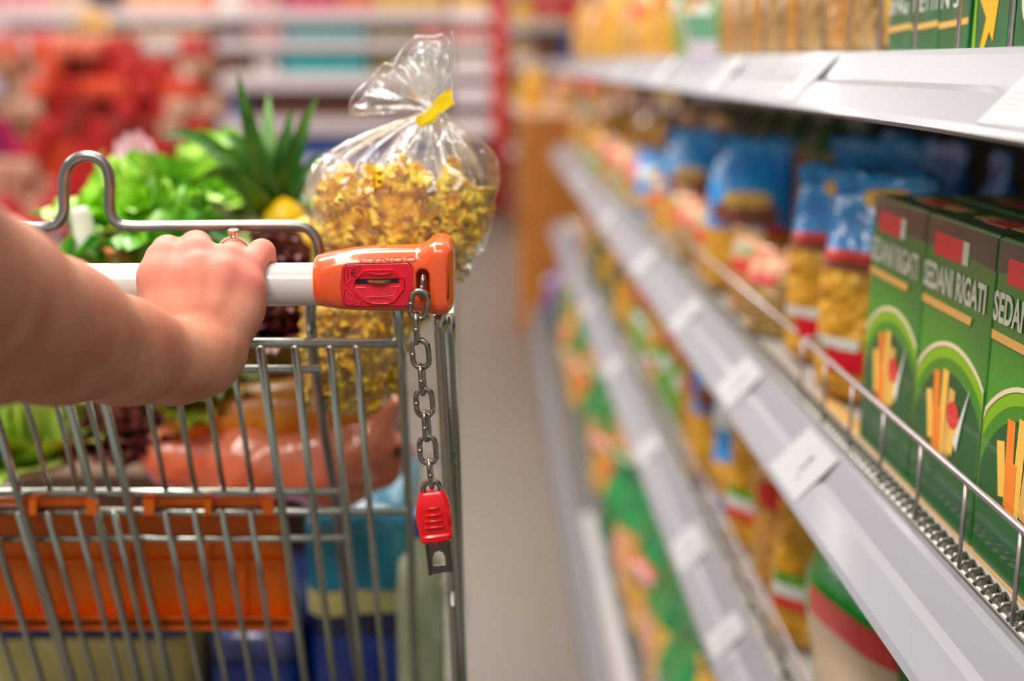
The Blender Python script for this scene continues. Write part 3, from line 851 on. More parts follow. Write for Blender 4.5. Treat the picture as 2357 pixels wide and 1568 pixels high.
lb = at(280, 1010, .97); tag(lettuce('red_lettuce', lb, .050, REDL, 35, 26, .005, 5), 'very dark red lettuce under the arm beside the pink bag', 'lettuce')
lb = at(70, 1010, .97); tag(lettuce('cabbage', lb, .070, PALE, 41, 22, .003, 1.5), 'pale green cabbage at the lower left of the basket', 'cabbage')
lb = at(460, 900, .97); tag(lettuce('curly_endive', lb, .048, LOLLO, 51, 26, .006, 4), 'yellowish green curly salad just below the wrist', 'salad')
lb = at(195, 600, .93); tag(lettuce('spinach', lb, .030, GREEN2, 61, 12, .002, 1), 'small deep green leaf bunch under the white stalk', 'salad')
# pale stalk and pink-white shoots
STK = mat('white_stalk', (232, 226, 214), .4, rgb2=(206, 214, 180), vscale=30)
p0, p1 = at(205, 585, .93), at(182, 478, .93)
o = MB().tube([p0, p0.lerp(p1, .3), p0.lerp(p1, .9), p1], [.013, .0085, .0075, .0055], 16).build('leek', STK); tag(o, 'white leek stalk standing inside the steel loop', 'leek')
mb = MB(); b0 = at(330, 400, 1.2)
for k, (px, py) in enumerate(((262, 322), (285, 305), (312, 300), (335, 318), (300, 345))):
    tip = at(px, py, 1.2); leaf(mb, b0, tip - b0, (0, -1, 0), (tip - b0).length, .012, .001, 1, .3, 70 + k)
o = mb.build('chicory', mat('pink_white_leaf', (238, 214, 222), .25, rgb2=(226, 150, 170), vscale=30, coat=.5)); tag(o, 'pink and white chicory spear above the green lettuce', 'chicory')
# apple, lemon
def fruit(name, c, r, m, label, cat, squash=.9, pointy=0, stem=True):
    root = thing(name, label, cat, tuple(Vector(c) - Vector((0, 0, r * squash))))
    pr = []
    for i in range(15):
        t = i / 14. * math.pi; rad = r * math.sin(t) * (1 + .05 * math.cos(t)); z = -r * squash * math.cos(t)
        if not pointy: z -= .14 * r * math.exp(-(rad / r / .3) ** 2) * (1 if z > 0 else -.5)
        else: z += math.copysign(.22 * pointy * r * math.exp(-(rad / r / .25) ** 2), z)
        pr.append((max(rad, .0004), z))
    MB().lathe(pr, c, 32).build('skin', m, root)
    if stem: MB().tube([Vector(c) + Vector((0, 0, r * .6)), Vector(c) + Vector((.001, 0, r * .85)), Vector(c) + Vector((.004, 0, r * 1.05))], .0011, 8).build('stem', mat('fruit_stem', (92, 66, 34), .7), root)
fruit('apple', at(280, 612, .95), .0240, mat('red_yellow_apple', (228, 66, 62), .25, rgb2=(238, 196, 92), vscale=26, coat=.4), 'red and yellow apple just above the white handle bar', 'apple')
fruit('lemon', at(656, 506, 1.02), .0185, mat('yellow_lemon', (250, 200, 20), .35, coat=.2, bump=.5, bscale=260), 'yellow lemon resting under the pineapple leaves', 'lemon', .98, .4, False)
fruit('lemon', at(703, 560, .96), .020, MATS['yellow_lemon'], 'yellow lemon half hidden by the corner of the steel loop', 'lemon', .98, .4, False)
# pineapple
pc = at(645, 515, 1.06)
pin = thing('pineapple', 'pineapple with long green spiky leaves beside the pasta bag', 'pineapple', tuple(pc + Vector((0, 0, -.16))))
pr = [(.004, -.16), (.030, -.155), (.046, -.13), (.050, -.09), (.047, -.04), (.036, -.008), (.015, 0)]
MB().lathe(pr, pc, 32).build('fruit_body', mat('pineapple_skin', (190, 128, 40), .6, pattern='voronoi', rgb2=(110, 96, 34), vscale=60, bump=1, bscale=60, bdist=.006), pin)
PL = mat('pineapple_leaf', (44, 104, 44), .4, rgb2=(104, 150, 70), vscale=16, coat=.15, bump=.2, bscale=120)
PL2 = mat('pineapple_leaf_brown', (160, 128, 30), .5, rgb2=(110, 120, 40), vscale=16)
tips = [(548, 165, 0), (618, 215, 0), (600, 300, 0), (730, 222, 0), (700, 300, 0), (655, 330, 1), (455, 372, 0), (420, 450, 0), (360, 318, 0), (500, 330, 0), (480, 468, 0), (570, 250, 0), (745, 350, 0), (675, 250, 0), (560, 400, 0), (690, 440, 1)]
mb, mb2 = MB(), MB()
cb = pc + Vector((0, 0, -.004))
for k, (px, py, br) in enumerate(tips):
    tip = at(px, py, .985 + .022 * ((k * 5) % 7)); v_ = tip - cb; L_ = v_.length
    out = Vector((v_.x, v_.y * .5 - .02, 0)); low = py > 310 and px < 560
    rows = []
    sdir = v_.cross(Vector((0, 1, .3))).normalized()
    for i in range(15):
        t = i / 14.
        c = cb + v_ * t + Vector((0, -.02 * math.sin(t * 3.1), (.035 if low else .008) * math.sin(t * math.pi)))
        wd = .0125 * (1 - t) ** .7 * (1.0 if t > .1 else .8)
        rows.append([tuple(c - sdir * wd + Vector((0, -.3 * wd, 0))), tuple(c - sdir * wd * .5), tuple(c + Vector((0, .004 * (1 - t), 0))), tuple(c + sdir * wd * .5), tuple(c + sdir * wd + Vector((0, -.3 * wd, 0)))])
    (mb2 if br else mb).grid(np.array(rows))
mb.build('leaf_crown', PL, pin); mb2.build('dry_leaves', PL2, pin)

# glossy pink bag, potatoes and packs below
def blob(name, caps, m, k=.02, h=.003, namp=.003, nf=90, seed=1):
    pts = np.array([tuple(c[0]) for c in caps] + [tuple(c[1]) for c in caps]); rm = max(max(c[2], c[3]) for c in caps) + .012
    lo = pts.min(0) - rm; P = sdf_grid(lo, pts.max(0) + rm, h); D = None
    for a, b, ra, rb in caps:
        d = d_caps(P, a, b, ra, rb); D = d if D is None else smin(D, d, k)
    if namp: D = D + (noise3(P.reshape(-1, 3), seed, nf, 3) * namp).reshape(D.shape).astype(np.float32)
    V, Q = surface_nets(D, lo, h); return MB().add(relax(V, Q, 1), Q).build(name, m)
PINK = mat('pink_plastic_film', (232, 142, 108), .16, rgb2=(214, 118, 84), vscale=14, coat=.8, bump=.8, bscale=26, bdist=.006)
YP = .955
o = blob('pink_plastic_bag', [(at(400, 1050, YP), at(560, 1060, YP - .004), .026, .030), (at(560, 1060, YP - .004), at(760, 1070, YP - .006), .032, .034), (at(760, 1060, YP), at(880, 1080, YP), .032, .018), (at(800, 1020, YP), at(905, 930, YP - .01), .024, .010), (at(860, 1010, YP - .012), at(925, 1040, YP - .012), .012, .010)], PINK, .02, .0028, .0035, 80, 3)
tag(o, 'salmon pink glossy plastic bag lying behind the gate bars', 'bag')
mb = MB(); mb.prism([(905, 1048), (912, 1030), (924, 1026), (922, 1044), (914, 1058)][::-1], 0, .001, lambda a, b, h_: tuple(at(a, b, YP - .027) + Vector((0, h_, 0)))); mb.build('print_mark', BLACK, o, smooth=False)
POT = mat('yellow_potato_skin', (212, 150, 48), .4, rgb2=(190, 120, 30), vscale=30, coat=.3, bump=.2, bscale=80)
for k, (px, py, y, r, lb_) in enumerate([(480, 970, .96, .026, 'leftmost yellow potato, under the curly salad'), (580, 955, .955, .028, 'large yellow potato between two others above the pink bag'), (680, 950, .955, .030, 'large yellow potato touching the thick gate bar'), (770, 945, .95, .026, 'shiny yellow potato next to the foot of the pasta bag')]):
    c = at(px, py, y); o = blob('potato', [(c - Vector((r * .6, 0, 0)), c + Vector((r * .6, 0, r * .2)), r * .85, r * .8)], POT, .01, .003, .0015, 60, 20 + k)
    tag(o, lb_, 'potato', 'yellow potatoes on the pink bag')
# big packs standing on the basket floor
ZF = Z0 + .003
def pack(name, label, px0, px1, pyt, y, dep, bands, cat='pack', zb=ZF, yref=None, bev=.012):
    """shrink-wrapped pack; bands: (name, lower fraction, upper fraction, material)"""
    a = at(px0, pyt, y); b = at(px1, pyt, y); zt = (a.z + b.z) / 2; xc = (a.x + b.x) / 2; wd = b.x - a.x
    root = thing(name, label, cat, (xc, y + dep / 2, zb)); n = 40
    for k, (nm, f0, f1, m) in enumerate(bands):
        rows = []
        H = zt - zb
        for i in range(9):
            f_ = f0 + (f1 - f0) * i / 8.
            z = zb + H * f_
            e = min(1, min(f_, 1 - f_) * H / .02); rnd = .02 * (1 - math.sqrt(max(0, 1 - (1 - e) ** 2)))
            row = []
            for t in np.linspace(0, 2 * math.pi, n, endpoint=False):
                c_, s_ = math.cos(t), math.sin(t)
                x = (wd / 2 - rnd) * math.copysign(abs(c_) ** .25, c_); yy = (dep / 2 - rnd) * math.copysign(abs(s_) ** .25, s_)
                pf = .0015 * math.sin(z * 70 + k) * math.sin(x * 60) 
                row.append((xc + x, y + dep / 2 + yy - pf * 2, z + .0045 * abs(math.sin(x * 42 + 1)) * min(1, (1 - f_) * 9, f_ * 9)))
            rows.append(row)
        mb = MB().grid(np.array(rows), wrap=True)
        if f0 <= 0: mb.f.append(tuple(range(n))[::-1])
        if f1 >= 1: mb.f.append(tuple(range(8 * n, 9 * n)))
        mb.build(nm, m, root)
    return root
def pm(name, rgb, rgb2=None, vs=12): return mat(name, rgb, .2, rgb2=rgb2, vscale=vs, coat=.6, bump=.35, bscale=30, bdist=.004)
TEAL, CREAM, NAVY, BLUE, LAV, PALEG = pm('teal_film', (0, 142, 176), (0, 112, 146)), pm('cream_film', (206, 204, 128), (188, 190, 120)), pm('navy_film', (14, 18, 66), (16, 34, 96)), pm('blue_film', (18, 62, 160), (10, 40, 120)), pm('lavender_film', (84, 92, 146), (50, 62, 120)), pm('pale_green_film', (176, 184, 130), (120, 140, 100), 20)
pack('tissue_pack', 'tall teal and cream wrapped pack behind the gate, right of the orange flap', 690, 946, 1182, 1.000, .20, [('lower_wrap', 0, .66, BLUE), ('blue_band', .66, .72, NAVY), ('cream_band', .72, .785, CREAM), ('upper_wrap', .785, 1, TEAL)])
pack('tissue_pack', 'blue wrapped pack with lavender top under the orange flap', 470, 684, 1452, .985, .20, [('lower_wrap', 0, .86, BLUE), ('band', .86, .88, NAVY), ('upper_wrap', .88, 1, LAV)])
pack('tissue_pack', 'navy and cream wrapped pack in the lower left corner of the basket', -60, 452, 1405, .985, .20, [('lower_wrap', 0, .60, pm('pale_olive_film', (150, 148, 84), (128, 130, 78))), ('cream_band', .60, .885, pm('cream_olive_film', (176, 170, 104), (150, 146, 84))), ('upper_wrap', .885, 1, NAVY)])
# clear green-tinted bottle standing in the right corner
bc = at(966, 1300, .967); bt = thing('water_bottle', 'pale green plastic bottle in the basket corner behind the hanging key', 'bottle', (bc.x, bc.y, ZF))
zt = at(966, 1215, .967).z
MB().lathe([(.017, ZF), (.0215, ZF + .01), (.0215, ZF + .08), (.020, ZF + .10), (.0215, ZF + .12), (.0215, zt - .06), (.018, zt - .03), (.009, zt - .02), (.009, zt)], (bc.x, bc.y, 0), 28).build('bottle_body', mat('pale_bottle_plastic', (196, 206, 176), .12, coat=.5, rgb2=(170, 186, 140), vscale=20), bt)
MB().lathe([(.011, zt - .004), (.011, zt + .012), (.0095, zt + .014)], (bc.x, bc.y, 0), 20).build('bottle_cap', mat('blue_cap', (30, 80, 170), .3), bt, smooth='auto')
MB().lathe([(.022, ZF + .15), (.022, ZF + .20)], (bc.x, bc.y, 0), 28).build('bottle_label', mat('teal_label', (60, 140, 150), .4), bt, smooth='auto')
# a box carrying the upper groceries
def carton(name, c, d, m, label, cat='box', group=None, bev=.004):
    o = MB().box((0, 0, d[2] / 2), d, bev).build(name, m, None, smooth=False, world=False); o.location = c
    return tag(o, label, cat, group)
carton('cardboard_box', (-.30, 1.34, ZF), (.38, .30, .33), mat('brown_cardboard', (96, 70, 48), .8, var=.15, vscale=10), 'brown cardboard box deep in the basket beneath the lettuces', 'box')

# ------------------------------------------------------------------ the pasta shelves on the right
XT, XB = .275, .237                       # upper and lower edge of the sloping price rails
ZA, ZB, ZC, ZD = 1.157, .853, .567, .170  # upper rail edges
Y0, Y1 = -.30, 4.55
RAIL = mat('grey_price_rail', (132, 130, 137), .36, coat=.2, bump=.02, bscale=40)
SHELF = mat('shelf_metal', (176, 170, 164), .45, bump=.02)
shelf_unit = thing('shelf_unit', 'long grey supermarket shelf with sloping price rails along the right of the aisle', 'shelf', (.5, 2.1, 0))
XK = .74
MB().box((XK + .01, (Y0 + Y1) / 2, .80), (.02, Y1 - Y0, 1.60)).build('back_panel', mat('shelf_back_panel', (92, 84, 76), .6), shelf_unit, smooth=False)
for y in (Y0 + .01, 1.15, 2.35, 3.45, Y1 - .01):
    MB().box((XK - .02, y, .80), (.03, .035, 1.60), .002).build('upright', SHELF, shelf_unit, smooth=False)
def rail(z, xt, xb, h, parent, y0, y1):
    mb = MB()
    prof = [(xt + .003, z + .001), (xt - .001, z + .0015), (xt - .004, z - .002), ((xt * .52 + xb * .48) + .0022, z - h * .45), ((xt * .45 + xb * .55) - .0012, z - h * .53), (xb + .001, z - h + .004), (xb - .002, z - h), (xb + .003, z - h - .003), (xb + .010, z - h + .001), (xt + .004, z - .008)]
    mb.prism(prof, y0, y1, lambda a, b, hh: (a, hh, b))
    return mb.build('price_rail', RAIL, parent, smooth=False)
RH = .0400
CLEAR = film('clear_guard_plastic', fac=.04, edge=.4, bump=.05, milk=.02)
strip_m = mat('slotted_strip_metal', (150, 146, 140), .3, .7)
WIRE = mat('shelf_guard_wire', (186, 176, 178), .3, .85)
def level(z, slots=True, fence=None, nm='shelf'):
    sh = MB().box(((XT + XK) / 2 + .002, (Y0 + Y1) / 2, z - .014), (XK - XT, Y1 - Y0, .022), .002).build(nm, SHELF, shelf_unit, smooth=False)
    ys = [Y0, 1.12, 2.35, 3.45, Y1]
    for a, b in zip(ys[:-1], ys[1:]): rail(z, XT, XB, RH, sh, a + .0008, b - .0008)
    if slots:
        mb = MB()
        y = .40
        mb.box((XT + .013, (Y0 + Y1) / 2, z - .0015), (.012, Y1 - Y0, .003))
        while y < 2.6:
            mb.tube([(XT + .008, y, z + .0005), (XT + .010, y, z + .0045), (XT + .017, y + .002, z + .0045), (XT + .019, y + .002, z + .0005)], .0013, 6); y += .0115
        mb.build('slotted_strip', strip_m, sh)
    if fence:
        x, y0, y1, hh = fence
        fw = MB().tube(spline([(x + .05, y1, z + hh), (x + .01, y1, z + hh), (x, y1 - .01, z + hh), (x, y1 - .1, z + hh), (x, y0, z + hh)], 5), .0022, 8).build('guard_wire', WIRE, sh)
        yy = y0 + .02; k = 0
        while yy < y1:
            MB().tube([(x, yy, z + .001), (x, yy, z + hh)], .0013, 6).build('guard_upright', WIRE, fw); yy += .075
    return sh
sB = level(ZB, True, (.283, .42, 1.04, .056))
sA = level(ZA, False, (.285, .42, 1.9, .075))
sC = level(ZC, True, (.283, .50, 2.2, .050))
# continuing guard wire along the middle shelf
MB().tube([(.283, 1.06, ZB + .056), (.283, 1.8, ZB + .050), (.285, 1.9, ZB + .004)], .0018, 8).build('guard_wire', WIRE, sB)
# base
bs = MB().box(((.185 + XK) / 2, (Y0 + 4.9) / 2, .085), (XK - .185, 4.9 - Y0, .166), .003).build('base', mat('base_metal', (96, 92, 90), .5), shelf_unit, smooth=False)
rb = MB()
rb.prism([(.192, ZD + .002), (.184, ZD + .002), (.181, ZD - .004), (.181, .112), (.184, .106), (.178, .100), (.176, .030), (.186, .030)], Y0, 4.9, lambda a, b, hh: (a, hh, b))
rb.build('price_rail', RAIL, bs, smooth=False)
MB().tube([(.196, Y0, ZD + .03), (.196, 2.0, ZD + .03), (.196, 4.8, ZD + .03)], .0028, 8).build('guard_wire', WIRE, bs)
MB().box((.215, 2.1, ZD + .004), (.036, .8, .002)).build('white_liner', mat('white_liner', (170, 168, 172), .4), bs, smooth=False)
# tan edge strip under the boxes
MB().box((.309, .72, ZB - .001), (.012, .66, .003)).build('edge_strip', mat('tan_edge_strip', (224, 178, 108), .5), sB, smooth=False)

# price labels slid into the rails
PAPER = mat('label_paper', (168, 165, 167), .5); INK = mat('label_ink', (96, 92, 94), .6); GINK = mat('label_grey_ink', (176, 172, 174), .6)
LN_ = math.hypot(XT - XB, RH); ea = Vector((XB - XT, 0, -RH)).normalized(); en = Vector((-RH, 0, XT - XB)).normalized() * 1
if en.x > 0: en = -en
def label(z, yc, wd, text_, detail=True):
    o0 = Vector((XT, yc, z)) + en * .0022
    def q(a, b, hh): return tuple(o0 + Vector((0, -a, 0)) + ea * b + en * hh)   # a to the right of the reader (towards us), b down
    root = MB().prism([(-wd / 2, .004), (wd / 2, .004), (wd / 2, LN_ - .004), (-wd / 2, LN_ - .004)], 0, .0006, q).build('price_label', PAPER, None, smooth=False)
    tag(root, text_, 'price label')
    if detail:
        mb = MB()
        for k in range(4):
            w_ = wd * (.34 - .05 * (k % 3)); y_ = .030 + k * .0035
            mb.prism([(-wd * .42, y_), (-wd * .42 + w_, y_), (-wd * .42 + w_, y_ + .0012), (-wd * .42, y_ + .0012)], .0006, .0009, q)
        for k in range(3):
            mb.prism([(-wd * .40, .009 + k * .004), (-wd * .05, .009 + k * .004), (-wd * .05, .0105 + k * .004), (-wd * .40, .0105 + k * .004)], .0006, .0009, q)
        mb.build('print_lines', GINK, root, smooth=False)
        mb = MB(); mb.prism([(wd * .04, .018), (wd * .11, .016), (wd * .11, .034), (wd * .07, .034), (wd * .07, .021), (wd * .04, .022)], .0006, .0010, q)
        mb.prism([(wd * .16, .036), (wd * .19, .036), (wd * .19, .039), (wd * .16, .039)], .0006, .0010, q)
        mb.build('price_digit', INK, root, smooth=False)
    return root
for z, ys, where in ((ZB, [(.915, .085), (1.17, .075), (1.50, .06), (1.92, .07), (2.5, .07), (3.3, .08)], 'middle'),
                     (ZC, [(1.18, .05), (1.42, .09), (1.82, .08), (2.35, .08), (2.95, .08)], 'lower'),
                     (ZA, [(.545, .08), (.965, .05), (1.30, .06), (1.75, .06), (2.3, .06)], 'top')):
    names = ['nearest', 'second', 'third', 'fourth', 'fifth', 'sixth']
    for k, (y, wd) in enumerate(ys): label(z, y, wd, 'white paper price label on the %s shelf rail, %s from the camera' % (where, names[k]), detail=k < 3)
# leaning information card clipped to the top rail
mb = MB(); q0 = atx(1608, 212, .262); mb.prism([(-.03, 0), (.03, 0), (.036, .105), (-.024, .105)], 0, .001, lambda a, b, hh: (.262 - hh + .028 * (a + .03) / .06 - .2 * b, q0.y - a * .8, q0.z - .012 + b))
card = mb.build('info_card', mat('lavender_white_card', (222, 212, 224), .4), None, smooth=False); tag(card, 'white information card standing up from the top shelf rail', 'card')
mb = MB(); mb.prism([(-.018, .075), (.034, .075), (.036, .1045), (-.023, .1045)], .001, .0014, lambda a, b, hh: (.262 - hh + .028 * (a + .03) / .06 - .2 * b, q0.y - a * .8, q0.z - .012 + b)); mb.build('green_field', mat('card_green', (120, 176, 140), .4), card, smooth=False)

# ---- green pasta boxes
BG = mat('green_carton', (70, 158, 36), .28, rgb2=(50, 128, 46), vscale=9, coat=.45, detail=1)
BDK = mat('dark_green_carton', (20, 92, 40), .28, coat=.45)
BTOP = mat('olive_grey_carton', (86, 84, 56), .35, coat=.4, rgb2=(60, 70, 40), vscale=14)
LIME2 = mat('leaf_green_print', (66, 140, 30), .3, coat=.4)
LIME = mat('lime_print', (128, 182, 20), .3, coat=.4); GOLDP = mat('gold_print', (226, 176, 92), .35, coat=.3); CREAMP = mat('cream_print', (232, 216, 178), .35, coat=.3)
REDP = mat('red_print', (222, 58, 48), .3, coat=.4); WHP = mat('white_print', (226, 226, 220), .4); ORP = mat('orange_print', (246, 136, 40), .35, coat=.3); YEP = mat('yellow_print', (248, 196, 84), .35, coat=.3)
SIL = mat('silver_print', (206, 212, 190), .35)
def face_poly(name, poly, m, parent, lay, w_=None):
    """flat print on the carton's front (local x = -d/2); a runs right for the reader (-y), b up"""
    d2 = parent['_d2'] if '_d2' in parent else 0
    mb = MB(); mb.prism(poly, 0, .0002, lambda a, b, hh: (-BD / 2 - .0002 * lay - hh, -a, b)); return mb.build(name, m, parent, smooth=False, world=False)
def arc(cx, cy, r, w_, a0, a1, n=28):
    A1 = [(cx + r * math.cos(t), cy + r * math.sin(t)) for t in np.linspace(a0, a1, n)]; A2 = [(cx + (r - w_) * math.cos(t), cy + (r - w_) * math.sin(t)) for t in np.linspace(a1, a0, n)]
    return A1 + A2
BW, BD, BH = .1150, .052, .197
def ellipse(cx, cy, a, b, n=28, rot=0): return [(cx + a * math.cos(t) * math.cos(rot) - b * math.sin(t) * math.sin(rot), cy + a * math.cos(t) * math.sin(rot) + b * math.sin(t) * math.cos(rot)) for t in np.linspace(0, 2 * math.pi, n, endpoint=False)]
def pasta_box(label_, loc, name='pasta_box', cat='box', group=None):
    root = thing(name, label_, cat, loc, group)
    MB().box((0, 0, BH / 2), (BD, BW, BH), .0015).build('carton', BG, root, smooth=False, world=False)
    MB().box((0, 0, BH + .0004), (BD - .003, BW - .003, .0008)).build('top_flap', BDK, root, smooth=False, world=False)
    MB().box((0, -.01, BH + .0010), (.018, .034, .0005)).build('top_print', REDP, root, smooth=False, world=False)
    MB().box((0, -.015, BH + .0009), (.012, .09, .0004)).build('top_stripe', GOLDP, root, smooth=False, world=False)
    W2 = BW / 2
    def cl(p): return [(min(max(a, -W2 + .001), W2 - .001), min(max(b, .001), BH - .001)) for a, b in p]
    face_poly('upper_panel', cl([(-W2, BH), (-W2, .176), (-.02, .180), (W2, .176), (W2, BH)]), BTOP, root, 1)
    face_poly('lime_glow', cl(arc(.006, .034, .083, .009, 0, math.pi)), LIME, root, 1)
    face_poly('leaf_glow', cl(arc(.006, .034, .0745, .0095, 0, math.pi)), LIME2, root, 1)
    face_poly('dark_field', cl([(-.056, .001)] + [(.006 - .066 * math.cos(t), .034 + .066 * math.sin(t)) for t in np.linspace(0, math.pi, 24)] + [(W2, .001)]), BDK, root, 2)
    face_poly('arc_line', cl(arc(.006, .034, .0855, .0030, 0.15, math.pi)), CREAMP, root, 3)
    face_poly('red_label', [(-.042, .172), (.006, .172), (.006, .187), (-.042, .187)], REDP, root, 2)
    mb = MB()
    face_poly('label_edge', [(.0065, .172), (.016, .172), (.016, .187), (.0065, .187)], SIL, root, 2)
    face_poly('gold_bar', [(-.056, .1365), (.028, .1365), (.030, .1420), (-.056, .1420)], GOLDP, root, 3)
    t_ = text('product_name', 'SEDANI RIGATI', (-BD / 2 - .0008, .0565, .1485), .0245, SIL, None, rot=(math.pi / 2, 0, -math.pi / 2), ext=.0001, sx=.63, off=.0007)
    t_.parent = root
    # bunch of short tubes in a white napkin, printed
    for k, (a0, b0, a1, b1, w_) in enumerate([(-.022, .018, -.030, .048, .010), (-.014, .014, -.018, .064, .010), (-.004, .012, -.003, .068, .010), (.006, .014, .010, .058, .010), (-.010, .010, -.012, .040, .012), (.012, .018, .020, .044, .010)]):
        b0 += .030; b1 += .032
        dx, dy = a1 - a0, b1 - b0; l_ = math.hypot(dx, dy); nx, ny = -dy / l_ * w_ / 2, dx / l_ * w_ / 2
        face_poly('printed_tube', [(a0 + nx, b0 + ny), (a0 - nx, b0 - ny), (a1 - nx, b1 - ny), (a1 + nx, b1 + ny)][::-1], [YEP, ORP, YEP, GOLDP, ORP, YEP][k], root, 3 + k * .5)
    face_poly('printed_tomato', ellipse(.014, .074, .010, .009), REDP, root, 6.5)
    face_poly('printed_napkin', [(.018, .058), (.038, .098), (.030, .074), (.024, .052)][::-1], WHP, root, 6)
    return root
def copy_box(src, loc, label_, group=None):
    c = copy_tree(src); c.location = loc; c['label'] = label_
    if group: c['group'] = group
    return c
bx0 = XT + .040 + BD / 2 - .012
pb = pasta_box('green pasta box at the right edge, cut off by the frame', (bx0, .6375, ZB))
copy_box(pb, (bx0, .754, ZB), 'green pasta box with full product name, second from the right edge')
copy_box(pb, (bx0, .8705, ZB), 'green pasta box next to the clear pasta bag with blue top')
copy_box(pb, (bx0, .521, ZB), 'green pasta box mostly outside the right edge of the frame')
for k, y in enumerate((.628, .7445, .861)): copy_box(pb, (bx0 + BD + .004, y, ZB), 'green pasta box in the hidden second row', 'second row of green boxes')

# green spaghetti boxes on the top shelf
def spag_box(label_, loc, name='spaghetti_box'):
    root = thing(name, label_, 'box', loc)
    Wd, Dd, Hh = .052, .04, .245
    MB().box((0, 0, Hh / 2), (Dd, Wd * .97, Hh), .001).build('carton', mat('bright_green_carton', (30, 118, 66), .28, coat=.4, rgb2=(22, 92, 50), vscale=12), root, smooth=False, world=False)
    def fpz(nm, poly, m, lay=1): MB().prism(poly, 0, .0002, lambda a, b, hh: (-Dd / 2 - .0002 * lay - hh, -a, b)).build(nm, m, root, smooth=False, world=False)
    return root, fpz
lbls = ['green spaghetti box leftmost of its row on the top shelf', 'green spaghetti box second in its row on the top shelf', 'green spaghetti box third in its row on the top shelf']
for k, y in enumerate((.905, .853, .801)):
    root, fz = spag_box(lbls[k], (.325, y, ZA))
    fz('gold_bar', [(-.025, .0155 + .000), (.025, .0175), (.025, .0215), (-.025, .0195)], GOLDP)
    t_ = text('product_name', ['SPAG', 'HETTI', 'N 5'][k], (-.0206, .024, .0285), .021, WHP, None, rot=(math.pi / 2, 0, -math.pi / 2), ext=.0001, sx=.82 if k < 2 else 1); t_.parent = root
for k, (y, lb_) in enumerate(((.742, 'green box with yellow spaghetti picture on the top shelf'), (.682, 'dark green box with pale ring at the top right corner'))):
    root, fz = spag_box(lb_, (.325, y, ZA))
    if k == 0: fz('printed_spaghetti', [(-.012, .002), (-.006, .020), (-.018, .032), (-.018, .060), (.018, .062), (.010, .030), (.006, .006), (0, .012), (-.006, .002)][::-1], mat('spaghetti_print', (234, 178, 16), .35, coat=.3), 1); fz('lime_edge', [(-.025, .002), (-.020, .002), (-.024, .06), (-.025, .06)], LIME)
    else: fz('pale_ring', arc(.002, .030, .020, .004, 0, 2 * math.pi), SIL, 1)

# ---- bags of pasta and other packets
def pillow(w_, h_, d_, seed, n=30, rows=20, crimp=.86):
    def S(th, v):
        c = np.interp(v, [0, .06, .3, .7, crimp, 1], [.80, .96, 1, .97, .90, .98]); e = np.interp(v, [0, .05, .3, .65, crimp, crimp + .03, 1], [.60, .85, 1, .88, .25, .06, .04])
        x = -d_ / 2 * e * np.sign(np.sin(th)) * np.abs(np.sin(th)) ** .75; y = w_ / 2 * c * np.sign(np.cos(th)) * np.abs(np.cos(th)) ** .55
        P = np.stack([x, y, np.full_like(x, 0) + h_ * v], -1)
        k = noise3(P.reshape(-1, 3), seed, 60 / (w_ / .12), 3).reshape(x.shape) * .05 * min(w_, d_ * 1.6)
        P[..., 0] += k * np.interp(v, [0, .03, .9, 1], [0, 1, .8, 1.2]) * -np.sign(np.sin(th)); P[..., 1] += k * .35
        P[..., 2] += np.where(v > .93, .004 * np.sin(P[..., 1] / w_ * 21 + seed), 0)
        return P
    return S
def bag_mesh(kind):
    """kind: dict(w,h,d,seed, bands [(name, v0, v1, mat)], patches [(name, a0, a1, v0, v1, mat, shape)]) -> empty with parts"""
    S = pillow(kind['w'], kind['h'], kind['d'], kind['seed'], crimp=kind.get('crimp', .86))
    n = 30; th = np.linspace(0, 2 * np.pi, n, endpoint=False)
    root = bpy.data.objects.new(kind['name'], None); COL.objects.link(root); root['category'] = kind.get('cat', 'bag')
    for k, (nm, v0, v1, m) in enumerate(kind['bands']):
        vs = np.linspace(v0, v1, max(3, int(22 * (v1 - v0)) + 1)); T, Vv = np.meshgrid(th, vs)
        mb = MB().grid(S(T, Vv), wrap=True)
        if v0 == 0: mb.f.append(tuple(range(n))[::-1])
        if v1 == 1: mb.f.append(tuple(range((len(vs) - 1) * n, len(vs) * n)))
        mb.build(nm, m, root, world=False)
    for nm, a0, a1, v0, v1, m, shape in kind.get('patches', []):
        # a in -1..1 across the front (a>0 towards the reader's right); shape 'box' or 'oval'
        if shape == 'oval':
            rr_, tt = np.meshgrid(np.linspace(0, 1, 5), np.linspace(0, 2 * np.pi, 20, endpoint=False), indexing='ij')
            aa = (a0 + a1) / 2 + (a1 - a0) / 2 * rr_ * np.cos(tt); vv = (v0 + v1) / 2 + (v1 - v0) / 2 * rr_ * np.sin(tt)
        else: vv, aa = np.meshgrid(np.linspace(v0, v1, 6), np.linspace(a0, a1, 7), indexing='ij')
        P = S(np.pi / 2 + aa * 1.15, vv); P[..., 0] -= .0015
        MB().grid(P, wrap=shape == 'oval').build(nm, m, root, world=False)
    return root
def pmat(name, rgb, rgb2=None): return mat(name, rgb, .16, rgb2=rgb2, vscale=16, coat=.8, bump=.9, bscale=32, bdist=.005)
P_SHORT = mat('short_pasta_in_bag', (222, 164, 62), .28, pattern='voronoi', rgb2=(176, 112, 34), vscale=110, bump=.9, bscale=110, bdist=.005, coat=.5)
P_GOLD = mat('golden_pasta_in_bag', (228, 172, 48), .28, pattern='voronoi', rgb2=(204, 138, 22), vscale=80, bump=.9, bscale=80, bdist=.005, coat=.5)
P_PALE = mat('pale_pasta_in_bag', (206, 168, 96), .3, pattern='voronoi', rgb2=(156, 116, 52), vscale=90, bump=.9, bscale=90, bdist=.005, coat=.5)
